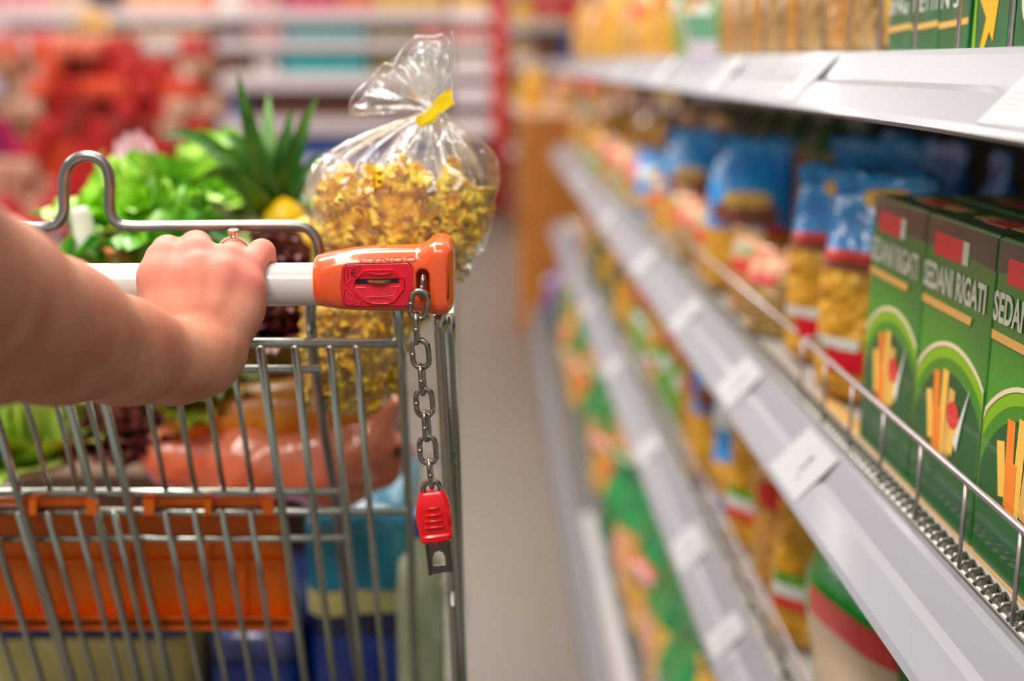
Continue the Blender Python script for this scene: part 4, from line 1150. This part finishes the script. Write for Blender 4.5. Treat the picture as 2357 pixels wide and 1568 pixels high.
F_BLUE, F_GREEN, F_YEL, F_ORG, F_RED, F_WHITE = pmat('blue_film', (10, 120, 200)), pmat('green_film', (0, 134, 58), (0, 96, 44)), pmat('yellow_film', (226, 176, 34), (206, 150, 20)), pmat('orange_film', (226, 130, 30), (206, 100, 24)), pmat('red_film', (206, 40, 40)), pmat('white_film', (232, 226, 220))
F_BLUE = mat('sky_blue_film', (20, 168, 246), .2, rgb2=(0, 132, 222), vscale=16, coat=.8, bump=.9, bscale=32, bdist=.005)
F_LIME = pmat('lime_film', (132, 186, 50), (84, 150, 34)); F_BGREEN = pmat('bright_green_film', (0, 160, 40), (0, 126, 30)); F_TAN = pmat('tan_film', (206, 160, 104), (180, 130, 76)); F_PURP = pmat('violet_blue_film', (52, 52, 170), (96, 60, 160)); F_BROWN = pmat('brown_film', (150, 84, 60), (120, 60, 50)); F_PEACH = pmat('peach_film', (240, 180, 140), (230, 140, 100))
F_DGREEN = pmat('emerald_film', (8, 104, 62), (4, 74, 44))
KINDS_ = {
 'blue': dict(name='pasta_packet', w=.118, h=.205, d=.062, seed=1, bands=[('pasta_window', 0, .42, P_GOLD), ('blue_top', .42, 1, F_BLUE)], patches=[('brand_oval', -.62, .62, .44, .60, F_BROWN, 'oval'), ('brand_sun', -.25, .35, .56, .66, YEP, 'oval'), ('red_tag', .25, .85, .38, .45, REDP, 'box')]),
 'clearblue': dict(name='pasta_packet', w=.105, h=.205, d=.058, seed=2, bands=[('pasta_window', 0, .58, P_GOLD), ('brown_band', .58, .66, F_BROWN), ('blue_top', .66, 1, F_BLUE)], patches=[('red_label', -.35, .55, .14, .25, mat('crimson_print', (214, 16, 40), .3, coat=.4), 'box'), ('pale_ribbon', -.8, .0, .24, .29, WHP, 'box'), ('red_tag', -.7, .1, .62, .67, REDP, 'box'), ('sun_print', -.2, .4, .84, .93, YEP, 'oval')]),
 'gold': dict(name='pasta_packet', w=.10, h=.17, d=.055, seed=3, bands=[('pasta_window', 0, .72, P_SHORT), ('clear_top', .72, 1, F_TAN)], patches=[('red_label', -.5, .5, .50, .66, REDP, 'oval'), ('green_label', -.5, .4, .74, .80, F_GREEN, 'box')]),
 'pale': dict(name='pasta_packet', w=.10, h=.16, d=.055, seed=4, bands=[('pasta_window', 0, .75, P_PALE), ('clear_top', .75, 1, F_PEACH)], patches=[('red_label', -.6, .3, .60, .72, F_RED, 'box')]),
 'yellow': dict(name='pasta_packet', w=.11, h=.19, d=.06, seed=5, bands=[('wrapper', 0, 1, F_YEL)], patches=[('orange_print', -.5, .5, .50, .68, F_ORG, 'oval')]),
 'lime': dict(name='pasta_packet', w=.10, h=.17, d=.06, seed=6, bands=[('wrapper', 0, .6, F_LIME), ('clear_top', .6, 1, F_YEL)], patches=[('red_label', -.45, .45, .55, .72, REDP, 'oval'), ('white_print', -.4, .5, .36, .48, WHP, 'box')]),
 'tricolor': dict(name='pasta_packet', w=.11, h=.18, d=.06, seed=7, bands=[('pasta_window', 0, .70, P_GOLD), ('orange_top', .70, 1, F_ORG)], patches=[('green_stripe', -.7, .1, .32, .38, F_LIME, 'box'), ('white_stripe', -.7, .5, .26, .32, WHP, 'box'), ('red_stripe', -.7, .5, .20, .26, REDP, 'box')]),
 'green': dict(name='pasta_packet', w=.13, h=.20, d=.075, seed=8, bands=[('wrapper', 0, 1, F_GREEN)], patches=[('pasta_picture', -.7, .5, .12, .50, P_GOLD, 'box'), ('red_label', -.6, .6, .54, .70, REDP, 'oval'), ('white_print', -.4, .4, .58, .66, WHP, 'oval')]),
 'greenflat': dict(name='green_packet', w=.15, h=.17, d=.085, seed=9, bands=[('wrapper', 0, 1, F_BGREEN)], patches=[('beige_label', -.25, .8, .12, .50, mat('beige_print', (204, 180, 150), .4), 'box'), ('red_label', -.2, .8, .50, .64, REDP, 'box')]),
 'goldgreen': dict(name='pasta_packet', w=.13, h=.20, d=.075, seed=10, bands=[('pasta_window', 0, .62, P_GOLD), ('green_top', .62, 1, F_GREEN)], patches=[('red_print', -.7, .0, .30, .60, F_PEACH, 'box')]),
 'greenblank': dict(name='green_packet', w=.14, h=.18, d=.08, seed=13, bands=[('wrapper', 0, 1, F_GREEN)]),
 'bluelow': dict(name='pasta_packet', w=.11, h=.18, d=.06, seed=11, bands=[('wrapper', 0, 1, F_BLUE)], patches=[('pasta_picture', -.6, .4, .10, .35, P_GOLD, 'oval'), ('white_print', -.5, .3, .55, .75, WHP, 'box')]),
 'red': dict(name='pasta_packet', w=.10, h=.15, d=.055, seed=12, bands=[('wrapper', 0, .6, P_PALE), ('red_top', .6, 1, F_RED)]),
 'purple': dict(name='sweet_bag', w=.17, h=.24, d=.13, seed=14, bands=[('wrapper', 0, 1, F_PURP)], patches=[('white_print', -.4, .4, .5, .7, WHP, 'oval')]),
 'darkgreen': dict(name='green_packet', w=.13, h=.19, d=.075, seed=15, bands=[('wrapper', 0, 1, F_DGREEN)], patches=[('pasta_picture', -.5, .5, .55, .8, P_GOLD, 'oval')]),
}
PROTO = {}
def put(kind, x, y, z, label_, group=None, s=1.0, rz=0, rx=0, ry=0, sz=None):
    if kind not in PROTO: PROTO[kind] = o = bag_mesh(KINDS_[kind])
    else: o = copy_tree(PROTO[kind])
    o.location = (x, y, z); o.rotation_euler = (rx, ry, rz); o.scale = (s, s, sz or s)
    o['label'] = label_
    if group: o['group'] = group
    elif 'group' in o: del o['group']
    return o
R_ = random.Random(77)
def dist_word(y): return 'near' 
# middle shelf, front row
zB = ZB + .001
put('clearblue', .345, 1.030, zB, 'clear pasta bag with blue top and crimson label beside the green boxes', rz=.75)
put('clearblue', .352, 1.175, zB, 'clear pasta bag with blue top, second from the green boxes', rz=.9, s=.97)
put('blue', .345, 1.56, zB, 'large blue pasta bag with brown oval logo in the centre of the middle shelf', s=1.0, rz=1.05)
put('blue', .455, 1.40, zB, 'blue pasta bag in shade behind the two clear bags', s=1.04, rz=.8)
put('blue', .352, 2.05, zB, 'blue pasta bag with bright white reflection, left of the large blue one', s=.92, rz=1.0)
put('bluelow', .330, 2.36, zB, 'small blue packet leaning low at the front of the middle shelf', s=.72, rz=.9)
for k, (y, x) in enumerate(((1.305, .316), (1.42, .316), (1.68, .316), (1.80, .316), (1.92, .318), (2.17, .318))):
    put(['pale', 'gold', 'gold', 'pale', 'gold', 'gold'][k], x, y, zB, ['small pale pasta packet beside the second clear bag on the middle shelf', 'small golden pasta packet standing below the large blue bag', 'golden pasta packet with red label between the blue bags', 'pale pasta packet with red label between the blue bags', 'golden pasta packet in front of the left blue bag', 'golden packet behind the left blue bag'][k], s=.60, rz=R_.uniform(.3, .8))
for k in range(9):
    y = 2.50 + k * .125
    kk = ['red', 'gold', 'lime', 'pale', 'red', 'gold', 'pale', 'lime', 'red'][k]
    put(kk, .325, y, zB, {'red': 'red-topped', 'gold': 'golden', 'lime': 'lime green', 'pale': 'pale'}[kk] + ' small packet, far half of middle shelf', 'small packets on the middle shelf', s=.7, rz=R_.uniform(.2, .9))
for k in range(12):
    y = 2.22 + k * .17
    put('yellow', .425 + .02 * (k % 2), y, zB, 'tall yellow pasta bag, middle shelf second row', 'yellow bags on the middle shelf', s=1.05, rz=R_.uniform(-.2, .2))
for k in range(7):
    y = 3.70 + k * .125
    put(['red', 'yellow', 'green'][k % 3], .335, y, zB, ['red', 'yellow', 'green'][k % 3] + ' packet at the far end of the middle shelf', 'packets at the far end of the middle shelf', s=.85, rz=R_.uniform(-.2, .2))
for k in range(8):
    y = .62 + k * .17
    put('blue', .56, y, zB, 'blue pasta bag, dark back row of middle shelf', 'blue bags in the dark back row', s=1.0, rz=R_.uniform(-.3, .3))
for k in range(7):
    y = 1.45 + k * .2
    put('goldgreen', .60, y + .5, zB, 'golden bag with green top, middle shelf back row', 'golden bags in the dark back row', s=1.1)
# top shelf
zA = ZA + .001
put('yellow', .335, .965, zA, 'golden pasta bag just left of the green spaghetti boxes', s=.62)
for k in range(8):
    y = 1.03 + k * .085
    put(['pale', 'gold'][k % 2], .332, y, zA, ['pale', 'golden'][k % 2] + ' pasta bag behind the guard wire on the top shelf', 'pasta bags behind the top guard wire', s=.76, sz=1.5, rz=R_.uniform(-.15, .15))
for k in range(20):
    y = 1.74 + k * .14
    kk = 'lime' if k in (0, 2) else ['gold', 'yellow', 'pale', 'yellow', 'gold', 'yellow'][k % 6]
    put(kk, .335, y, zA, {'lime': 'packet with lime green wrapper on the top shelf', 'gold': 'golden pasta packet far along the top shelf', 'yellow': 'yellow pasta bag far along the top shelf', 'pale': 'pale pasta packet far along the top shelf'}[kk], 'far packets on the top shelf', s=.9 + .2 * (k % 3 == 0), sz=.85 + .35 * ((k * 7) % 5) / 4, rz=R_.uniform(-.2, .2))
for k in range(8):
    put('red', .42, 2.3 + k * .28, zA, 'red and cream packet, top shelf second row', 'second row of the top shelf', s=1.9)
# lower shelf
zC = ZC + .001
put('greenflat', .345, .955, zC, 'shiny bright green packet with beige label under the middle rail', s=1.2, rz=.15)
put('greenflat', .345, .750, zC, 'shiny bright green packet at the bottom edge, nearest the camera', s=1.0, rz=-.1)
low = ['tricolor', 'gold', 'tricolor', 'bluelow', 'blue', 'gold', 'lime', 'lime', 'tricolor', 'lime', 'lime', 'gold', 'green', 'darkgreen', 'gold', 'green', 'darkgreen', 'red', 'yellow', 'red', 'gold', 'yellow', 'purple']
for k, kk in enumerate(low):
    y = 1.115 + k * .122 + (.05 if k > 12 else 0)
    nm = {'lime': 'lime green and yellow packet', 'tricolor': 'orange pasta bag with tricolour stripe', 'gold': 'golden short pasta bag', 'bluelow': 'blue wrapped pasta packet', 'blue': 'blue-topped golden pasta bag', 'green': 'green packet with red label', 'darkgreen': 'emerald green packet', 'red': 'red-topped packet', 'yellow': 'yellow packet', 'purple': 'violet packet'}[kk]
    put(kk, .338, y, zC, nm + ', lower shelf front row' if kk != 'bluelow' and kk != 'purple' else nm + ', lower shelf front row', 'front row of the lower shelf', s=(.92 if kk == 'blue' else 1.0 if kk != 'purple' else .5) * (1 + .05 * ((k * 5) % 3 - 1)), sz=1.2 if kk != 'purple' else .5, rz=R_.uniform(.5, 1.0))
for k in range(16):
    kk = ['bluelow', 'tricolor', 'blue', 'gold', 'green', 'gold', 'yellow', 'green'][k % 8]
    put(kk, .45, .98 + k * .2, zC, {'bluelow': 'blue wrapped packet', 'tricolor': 'striped orange packet', 'blue': 'blue-topped pasta bag', 'gold': 'golden pasta bag', 'green': 'green packet', 'yellow': 'yellow packet'}[kk] + ', lower shelf back row', 'back row of the lower shelf', s=1.08, rz=R_.uniform(-.3, .3))
# base: piles of bigger bags
zD = ZD + .001
pile = ['greenflat', 'green', 'yellow', 'greenblank', 'goldgreen', 'green', 'goldgreen', 'greenblank', 'gold', 'green', 'goldgreen', 'greenblank', 'gold', 'green', 'goldgreen', 'lime', 'green', 'red', 'greenblank', 'gold']
for k, kk in enumerate(pile):
    y = 1.02 + k * .172
    nm = {'greenflat': 'bright green packet with white label', 'green': 'green packet with red label', 'yellow': 'yellow packet', 'greenblank': 'plain green packet', 'goldgreen': 'golden bag with green top', 'gold': 'golden pasta bag', 'lime': 'lime green packet', 'red': 'red-topped packet'}
    put(kk, .292, y, zD, nm[kk] + ', bottom shelf front row', 'bags standing on the bottom shelf', s=1.18 if kk not in ('gold', 'lime', 'red') else 1.4, rz=R_.uniform(.1, .5))
    k2 = pile[(k * 7 + 3) % len(pile)]
    put(k2, .440, y + .06, zD, nm[k2] + ', bottom shelf second row', 'second row of the bottom shelf', s=1.22 if k2 not in ('gold', 'lime', 'red') else 1.45, sz=1.7, rz=R_.uniform(-.2, .2))
put('purple', .290, 4.55, zD, 'violet blue bag standing at the far end of the bottom shelf', s=1.0)

# ------------------------------------------------------------------ end of the aisle
WOOD = mat('orange_brown_wood', (190, 118, 44), .5, rgb2=(170, 100, 34), vscale=9, coat=.1)
def boxat(name, px0, px1, pz0, pz1, y, dep, m, label_, cat, bev=.01, zb=None):
    a, b = at(px0, pz0, y), at(px1, pz1, y); zt = a.z; zl = b.z if zb is None else zb
    o = MB().box((0, 0, (zt - zl) / 2), (b.x - a.x, dep, zt - zl), bev).build(name, m, None, smooth=False, world=False); o.location = ((a.x + b.x) / 2, y + dep / 2, zl)
    return tag(o, label_, cat)
bin_ = thing('wooden_bin', 'brown wooden display bin standing past the end of the pasta shelf', 'display', (.30, 5.35, 0))
za = at(1250, 272, 5.05).z; xa = at(1197, 400, 5.05).x
MB().box((xa + .19, 5.25, za / 2), (.38, .40, za), .01).build('bin_body', WOOD, bin_, smooth=False)
MB().box((xa + .19, 5.25, za + .015), (.40, .42, .03), .008).build('bin_rim', mat('light_wood_rim', (226, 170, 122), .5), bin_, smooth=False)
tz = za + .031
for k, (x, m_, s_, lb_) in enumerate(((xa + .06, 'yellow', .9, 'yellow packet standing on the wooden bin'), (xa + .20, 'pale', .8, 'peach packet standing on the wooden bin'), (xa + .31, 'red', .9, 'red-topped packet standing on the wooden bin'))):
    put(m_, x, 5.22, tz, lb_, s=s_, rz=math.pi / 2)
# distant shelf wall facing the camera
D = 9.4
SX = FPX / (D * .974)
far = thing('shelf_wall', 'white shelf wall at the far end of the store, facing the camera', 'shelf', (-2.5, D + .3, 0))
xl, xr, xm = at(-600, 100, D).x, at(1131, 100, D).x, at(1035, 100, D).x
xq = at(470, 100, D).x
FW = mat('white_shelf_edge', (198, 182, 184), .4)
FWB = mat('bright_shelf_edge', (236, 216, 218), .4)
FDK = mat('dark_shelf_back', (62, 50, 46), .8)
MB().box(((xl + xr) / 2, D + .62, .95), (xr - xl, .04, 1.9)).build('back_panel', FDK, far, smooth=False)
lev1 = [at(700, p, D).z for p in (36, 103, 186, 290, 384)]
def far_shelf(x0, x1, z, th, FW=FW):
    MB().box(((x0 + x1) / 2, D + .28, z), (x1 - x0, .6, th), .006).build('shelf_board', FW, far, smooth=False)
for z, th in zip(lev1, (.10, .085, .125, .11, .10)): far_shelf(xl, xm, z, th)
far_shelf(xl, xm, .12, .22); far_shelf(xl, xm, .14 + .0, .02)
lev2 = [at(1080, p, D).z for p in (36, 100, 155, 220, 291)]
for z, th in zip(lev2, (.10, .07, .13, .13, .13)): far_shelf(xm + .01, xr, z, th, FWB)
MB().box(((xm + xr) / 2, D + .02, .30), (xr - xm - .02, .5, .58), .01).build('dark_cabinet', mat('dark_plum_panel', (66, 46, 50), .5), far, smooth=False)
REDM = mat('red_post_paint', (206, 46, 44), .4, coat=.2)
post = MB().box((0, 0, 1.0), (at(1166, 100, D).x - xr - .004, .6, 2.0), .01).build('end_post', REDM, None, smooth=False, world=False); post.location = ((at(1166, 100, D).x + xr) / 2 + .002, D + .28, 0); tag(post, 'tall red post at the end of the far white shelves', 'post')
boxat('lavender_sign', 1168, 1226, -60, 84, D, .02, mat('lavender_panel', (216, 206, 236), .5), 'pale lavender sign panel beside the red post', 'sign', .002)
SL = bpy.data.objects.get('lavender_sign')
MB().box((at(1170, 300, D).x + .06, D + .25, .6), (.13, .5, 1.2), .01).build('yellow_cabinet', mat('yellow_green_panel', (206, 186, 60), .5), None, smooth=False)
tag(bpy.data.objects['yellow_cabinet'], 'yellow-green cabinet side low beside the red post', 'cabinet')
# further shelf run behind the wooden bin
run = thing('shelf_run', 'distant shelf with red top band behind the wooden bin', 'shelf', (.8, 8.2, 0))
xa2 = at(1172, 100, 8.0).x
MB().box((xa2 + .75, 8.30, .9), (1.5, .04, 1.8)).build('back_panel', mat('brown_shelf_back', (120, 84, 64), .7), run, smooth=False)
for p in (62, 150, 245, 350): MB().box((xa2 + .75, 8.12, at(1250, p, 8.0).z), (1.5, .34, .05), .005).build('shelf_board', FW, run, smooth=False)
MB().box((at(1330, 15, 8.0).x, 7.92, at(1330, 12, 8.0).z), (.62, .03, .11), .004).build('red_band', mat('crimson_band', (178, 28, 44), .4), run, smooth=False)

# goods on the far shelves: boxes, bottles and packs, each its own object
def goods_proto(kind, rgb, rgb2):
    m = mat('goods_%s_%s' % (kind, '_'.join(map(str, rgb))), rgb, .25 if rgb == CYAN else .4, coat=.5 if rgb == CYAN else .15, rgb2=rgb2, vscale=14)
    if kind == 'bottle':
        return MB().lathe([(.030, 0), (.034, .01), (.034, .12), (.026, .15), (.013, .17), (.012, .20)], (0, 0, 0), 14).build('bottle', m, None, world=False)
    if kind == 'can': return MB().lathe([(.036, 0), (.038, .004), (.038, .106), (.036, .11)], (0, 0, 0), 16).build('can', m, None, world=False, smooth='auto')
    return MB().box((0, 0, .07), (.12, .08, .14), .006).build('carton', m, None, smooth=False, world=False)
GP = {}
def goods(kind, rgb, loc, s, label_, cat, group, rgb2=None, rz=0):
    key = (kind, rgb)
    if key not in GP: GP[key] = o = goods_proto(kind, rgb, rgb2 or tuple(int(v * .82) for v in rgb))
    else: o = GP[key].copy(); COL.objects.link(o)
    o.location = loc; o.scale = s; o.rotation_euler = (0, 0, rz); tag(o, label_, cat, group)
PEACH, ROSE, MAG, YLW, CYAN, TEALC, ORN, BGE, BRN, BLU, WHT, OLV = (236, 170, 130), (226, 150, 150), (206, 40, 90), (226, 176, 70), (0, 214, 222), (30, 140, 150), (226, 110, 60), (214, 176, 140), (110, 66, 50), (60, 90, 160), (240, 226, 220), (150, 140, 60)
CN = {PEACH: 'peach', ROSE: 'rose pink', MAG: 'magenta', YLW: 'yellow', CYAN: 'bright cyan', TEALC: 'teal', ORN: 'orange', BGE: 'beige', BRN: 'brown', BLU: 'blue', WHT: 'white', OLV: 'olive green'}
rows_ = [  # (pixel range, shelf index, kind, colour, width px, height fraction)
    (0, [(-60, 120, 'carton', ROSE), (120, 200, 'carton', BGE), (290, 470, 'carton', PEACH), (470, 500, 'carton', ORN), (500, 560, 'carton', WHT), (560, 650, 'carton', ROSE), (655, 780, 'carton', MAG), (780, 860, 'carton', ORN), (865, 1030, 'carton', YLW)], .24),
    (1, [(-60, 130, 'carton', ROSE), (130, 270, 'carton', BGE), (290, 470, 'carton', BGE), (480, 560, 'carton', BRN), (570, 645, 'carton', ROSE), (655, 840, 'bottle', CYAN), (850, 960, 'can', OLV), (965, 1030, 'carton', ORN)], .13),
    (2, [(-60, 480, 'carton', BGE), (520, 575, 'carton', BRN), (580, 640, 'can', WHT), (645, 840, 'bottle', CYAN), (850, 1030, 'can', OLV)], .21),
    (3, [(-60, 300, 'carton', ROSE), (480, 560, 'carton', BLU), (580, 900, 'can', BRN), (905, 1030, 'carton', BRN)], .20),
    (4, [(480, 660, 'carton', MAG), (660, 1030, 'carton', BLU)], .20),
]
rowname = ['top', 'second', 'third', 'fourth', 'fifth']
for si, segs, hh in rows_:
    zt = lev1[si] + (.10, .085, .125, .11, .10)[si] / 2 + .0005
    for a, b, kind, colr in segs:
        px = a; k = 0
        while px < b - 12:
            step = 26 if kind != 'carton' else 40
            st = min(step, b - px)
            x = at(px + st / 2, 100, D).x; w_ = st / SX
            bw, bh = (.12, .14) if kind == 'carton' else ((.07, .20) if kind == 'bottle' else (.076, .11))
            hv = hh * R_.uniform(.75, 1.0)
            goods(kind, colr, (x, D + .10 + .02 * (k % 2), zt), (w_ * .92 / bw, w_ * .92 / bw if kind != 'carton' else 1.2, hv / bh),
                  '%s %s on the %s far white shelf' % (CN[colr], kind, rowname[si]), kind, '%s %ss on the %s far shelf' % (CN[colr], kind, rowname[si]))
            px += st; k += 1
for si, z in enumerate(lev2):
    hs = [.2, .10, .05, .08, .09][si]; cols = [YLW, ORN, OLV, BRN, BRN][si]
    zt = z + (.10, .07, .13, .13, .13)[si] / 2 + .0005
    for k in range(3):
        goods('carton', cols, (xm + .06 + k * (xr - xm - .06) / 3, D + .12, zt), ((xr - xm) / 3 * .85 / .12, 1.2, hs / .14), '%s carton on the narrow shelf by the red post' % CN[cols], 'carton', 'cartons left of the red post')
for p, cols in ((62, (YLW, ORN, BGE)), (150, (BGE, BLU, BRN)), (245, (YLW, BRN, PEACH)), (350, (BRN, OLV, MAG))):
    z = at(1250, p, 8.0).z + .0255
    for k in range(9):
        goods('carton', cols[(k * 5) % 3], (xa2 + .09 + k * .16, 8.02, z), (1.1, 1, 1.0 + .3 * ((k * 3) % 4) / 3), '%s carton on the distant shelf behind the wooden bin' % CN[cols[(k * 5) % 3]], 'carton', 'cartons behind the wooden bin')
# yellow price sign above the red display
boxat('yellow_sign', 183, 250, 33, 58, 7.8, .02, mat('amber_sign', (240, 170, 10), .5), 'amber yellow sign strip above the red packages', 'sign', .002)
ys_ = bpy.data.objects['yellow_sign']
zz = ys_.location.z
MB().tube([(ys_.location.x, 7.82, 0), (ys_.location.x, 7.82, zz / 2), (ys_.location.x, 7.82, zz)], .01, 10).build('sign_pole', CHROME, ys_)

# ------------------------------------------------------------------ red packages on a display at the left
DD = 4.1
dx0, dx1 = at(-150, 300, DD).x, at(480, 300, DD).x
zt0 = at(200, 505, DD).z
dt = thing('display_table', 'low display table carrying the piled red packages', 'table', ((dx0 + dx1) / 2, DD + .35, 0))
MB().box(((dx0 + dx1) / 2, DD + .30, zt0 - .02), (dx1 - dx0 + .1, .8, .04), .005).build('table_top', mat('pink_table_cover', (206, 60, 70), .5), dt, smooth=False)
MB().box(((dx0 + dx1) / 2, DD + .32, (zt0 - .045) / 2), (dx1 - dx0, .7, zt0 - .045), .01).build('table_skirt', mat('rose_table_skirt', (200, 70, 110), .6), dt, smooth=False)
cmap = {  # colour names per cell, rows from the top of the pile
 'r': (214, 22, 10), 'o': (240, 74, 24), 'd': (160, 22, 8), 'b': (226, 170, 140), 'p': (206, 0, 96), 'v': (92, 0, 92), 'w': (220, 200, 214), 's': (250, 120, 90), 'n': (180, 120, 84), 'c': (214, 40, 50)}
cname = {'r': 'red', 'o': 'bright orange-red', 'd': 'dark red', 'b': 'beige pink', 'p': 'magenta', 'v': 'deep violet', 'w': 'pale lilac', 's': 'salmon', 'n': 'tan', 'c': 'crimson'}
pilerows = [  # bottom -> top
 'bbcbcrrrrro', 'cbbbcrrorrc', 'bbbborrrdrs', 'nvprorrdrdn', 'wvpnrdrddbr', 'bwbbrddrrbb', 'wbwborooroo', 'bbn.odrrr.n', 'nvs.ossr..c', 'bw........']
ph_ = (at(200, 85, DD).z - zt0) / 9.0
cw = (dx1 - dx0) / 11.
RP = {}
for r_, rowc in enumerate(pilerows):
    for k, ch in enumerate(rowc):
        if ch == '.': 
            continue
        if ch not in RP:
            m = mat('package_' + cname[ch].replace(' ', '_').replace('-', '_'), cmap[ch], .5, coat=.1, rgb2=tuple(int(v * .7) for v in cmap[ch]), vscale=10, bump=.5, bscale=20, bdist=.01)
            RP[ch] = o = MB().box((0, 0, .5), (.97, .97, .985), .06).build('package', m, None, smooth='auto', world=False)
        else: o = RP[ch].copy(); COL.objects.link(o)
        o.location = (dx0 + cw * (k + .5 + (.22 if r_ % 2 else -.22)), DD + .16 + R_.uniform(-.03, .03), zt0 + .0005 + r_ * ph_); o.scale = (cw * R_.uniform(.82, .97), .24, ph_)
        o.rotation_euler = (0, 0, R_.uniform(-.06, .06))
        tag(o, '%s package, %s layer from the bottom of the pile' % (cname[ch], ['first', 'second', 'third', 'fourth', 'fifth', 'sixth', 'seventh', 'eighth', 'ninth', 'tenth'][r_]), 'package', '%s packages piled on the left display' % cname[ch])

# ------------------------------------------------------------------ look-alikes: say which one, by its place in the row
ORD = ['first', 'second', 'third', 'fourth', 'fifth', 'sixth', 'seventh', 'eighth', 'ninth', 'tenth', 'eleventh', 'twelfth', 'thirteenth', 'fourteenth', 'fifteenth', 'sixteenth', 'seventeenth', 'eighteenth', 'nineteenth', 'twentieth', 'twenty-first', 'twenty-second', 'twenty-third', 'twenty-fourth', 'twenty-fifth', 'twenty-sixth', 'twenty-seventh', 'twenty-eighth', 'twenty-ninth', 'thirtieth']
byl = {}
for o in SC.objects:
    if o.parent is None and o.get('label'): byl.setdefault(o['label'], []).append(o)
for lb_, os_ in byl.items():
    if len(os_) < 2: continue
    dy = max(o.location.y for o in os_) - min(o.location.y for o in os_); dx = max(o.location.x for o in os_) - min(o.location.x for o in os_)
    os_.sort(key=lambda o: o.location.y if dy > dx else o.location.x)
    for k, o in enumerate(os_): o['label'] = '%s, %s from the %s' % (lb_, ORD[min(k, 29)], 'near end' if dy > dx else 'left')
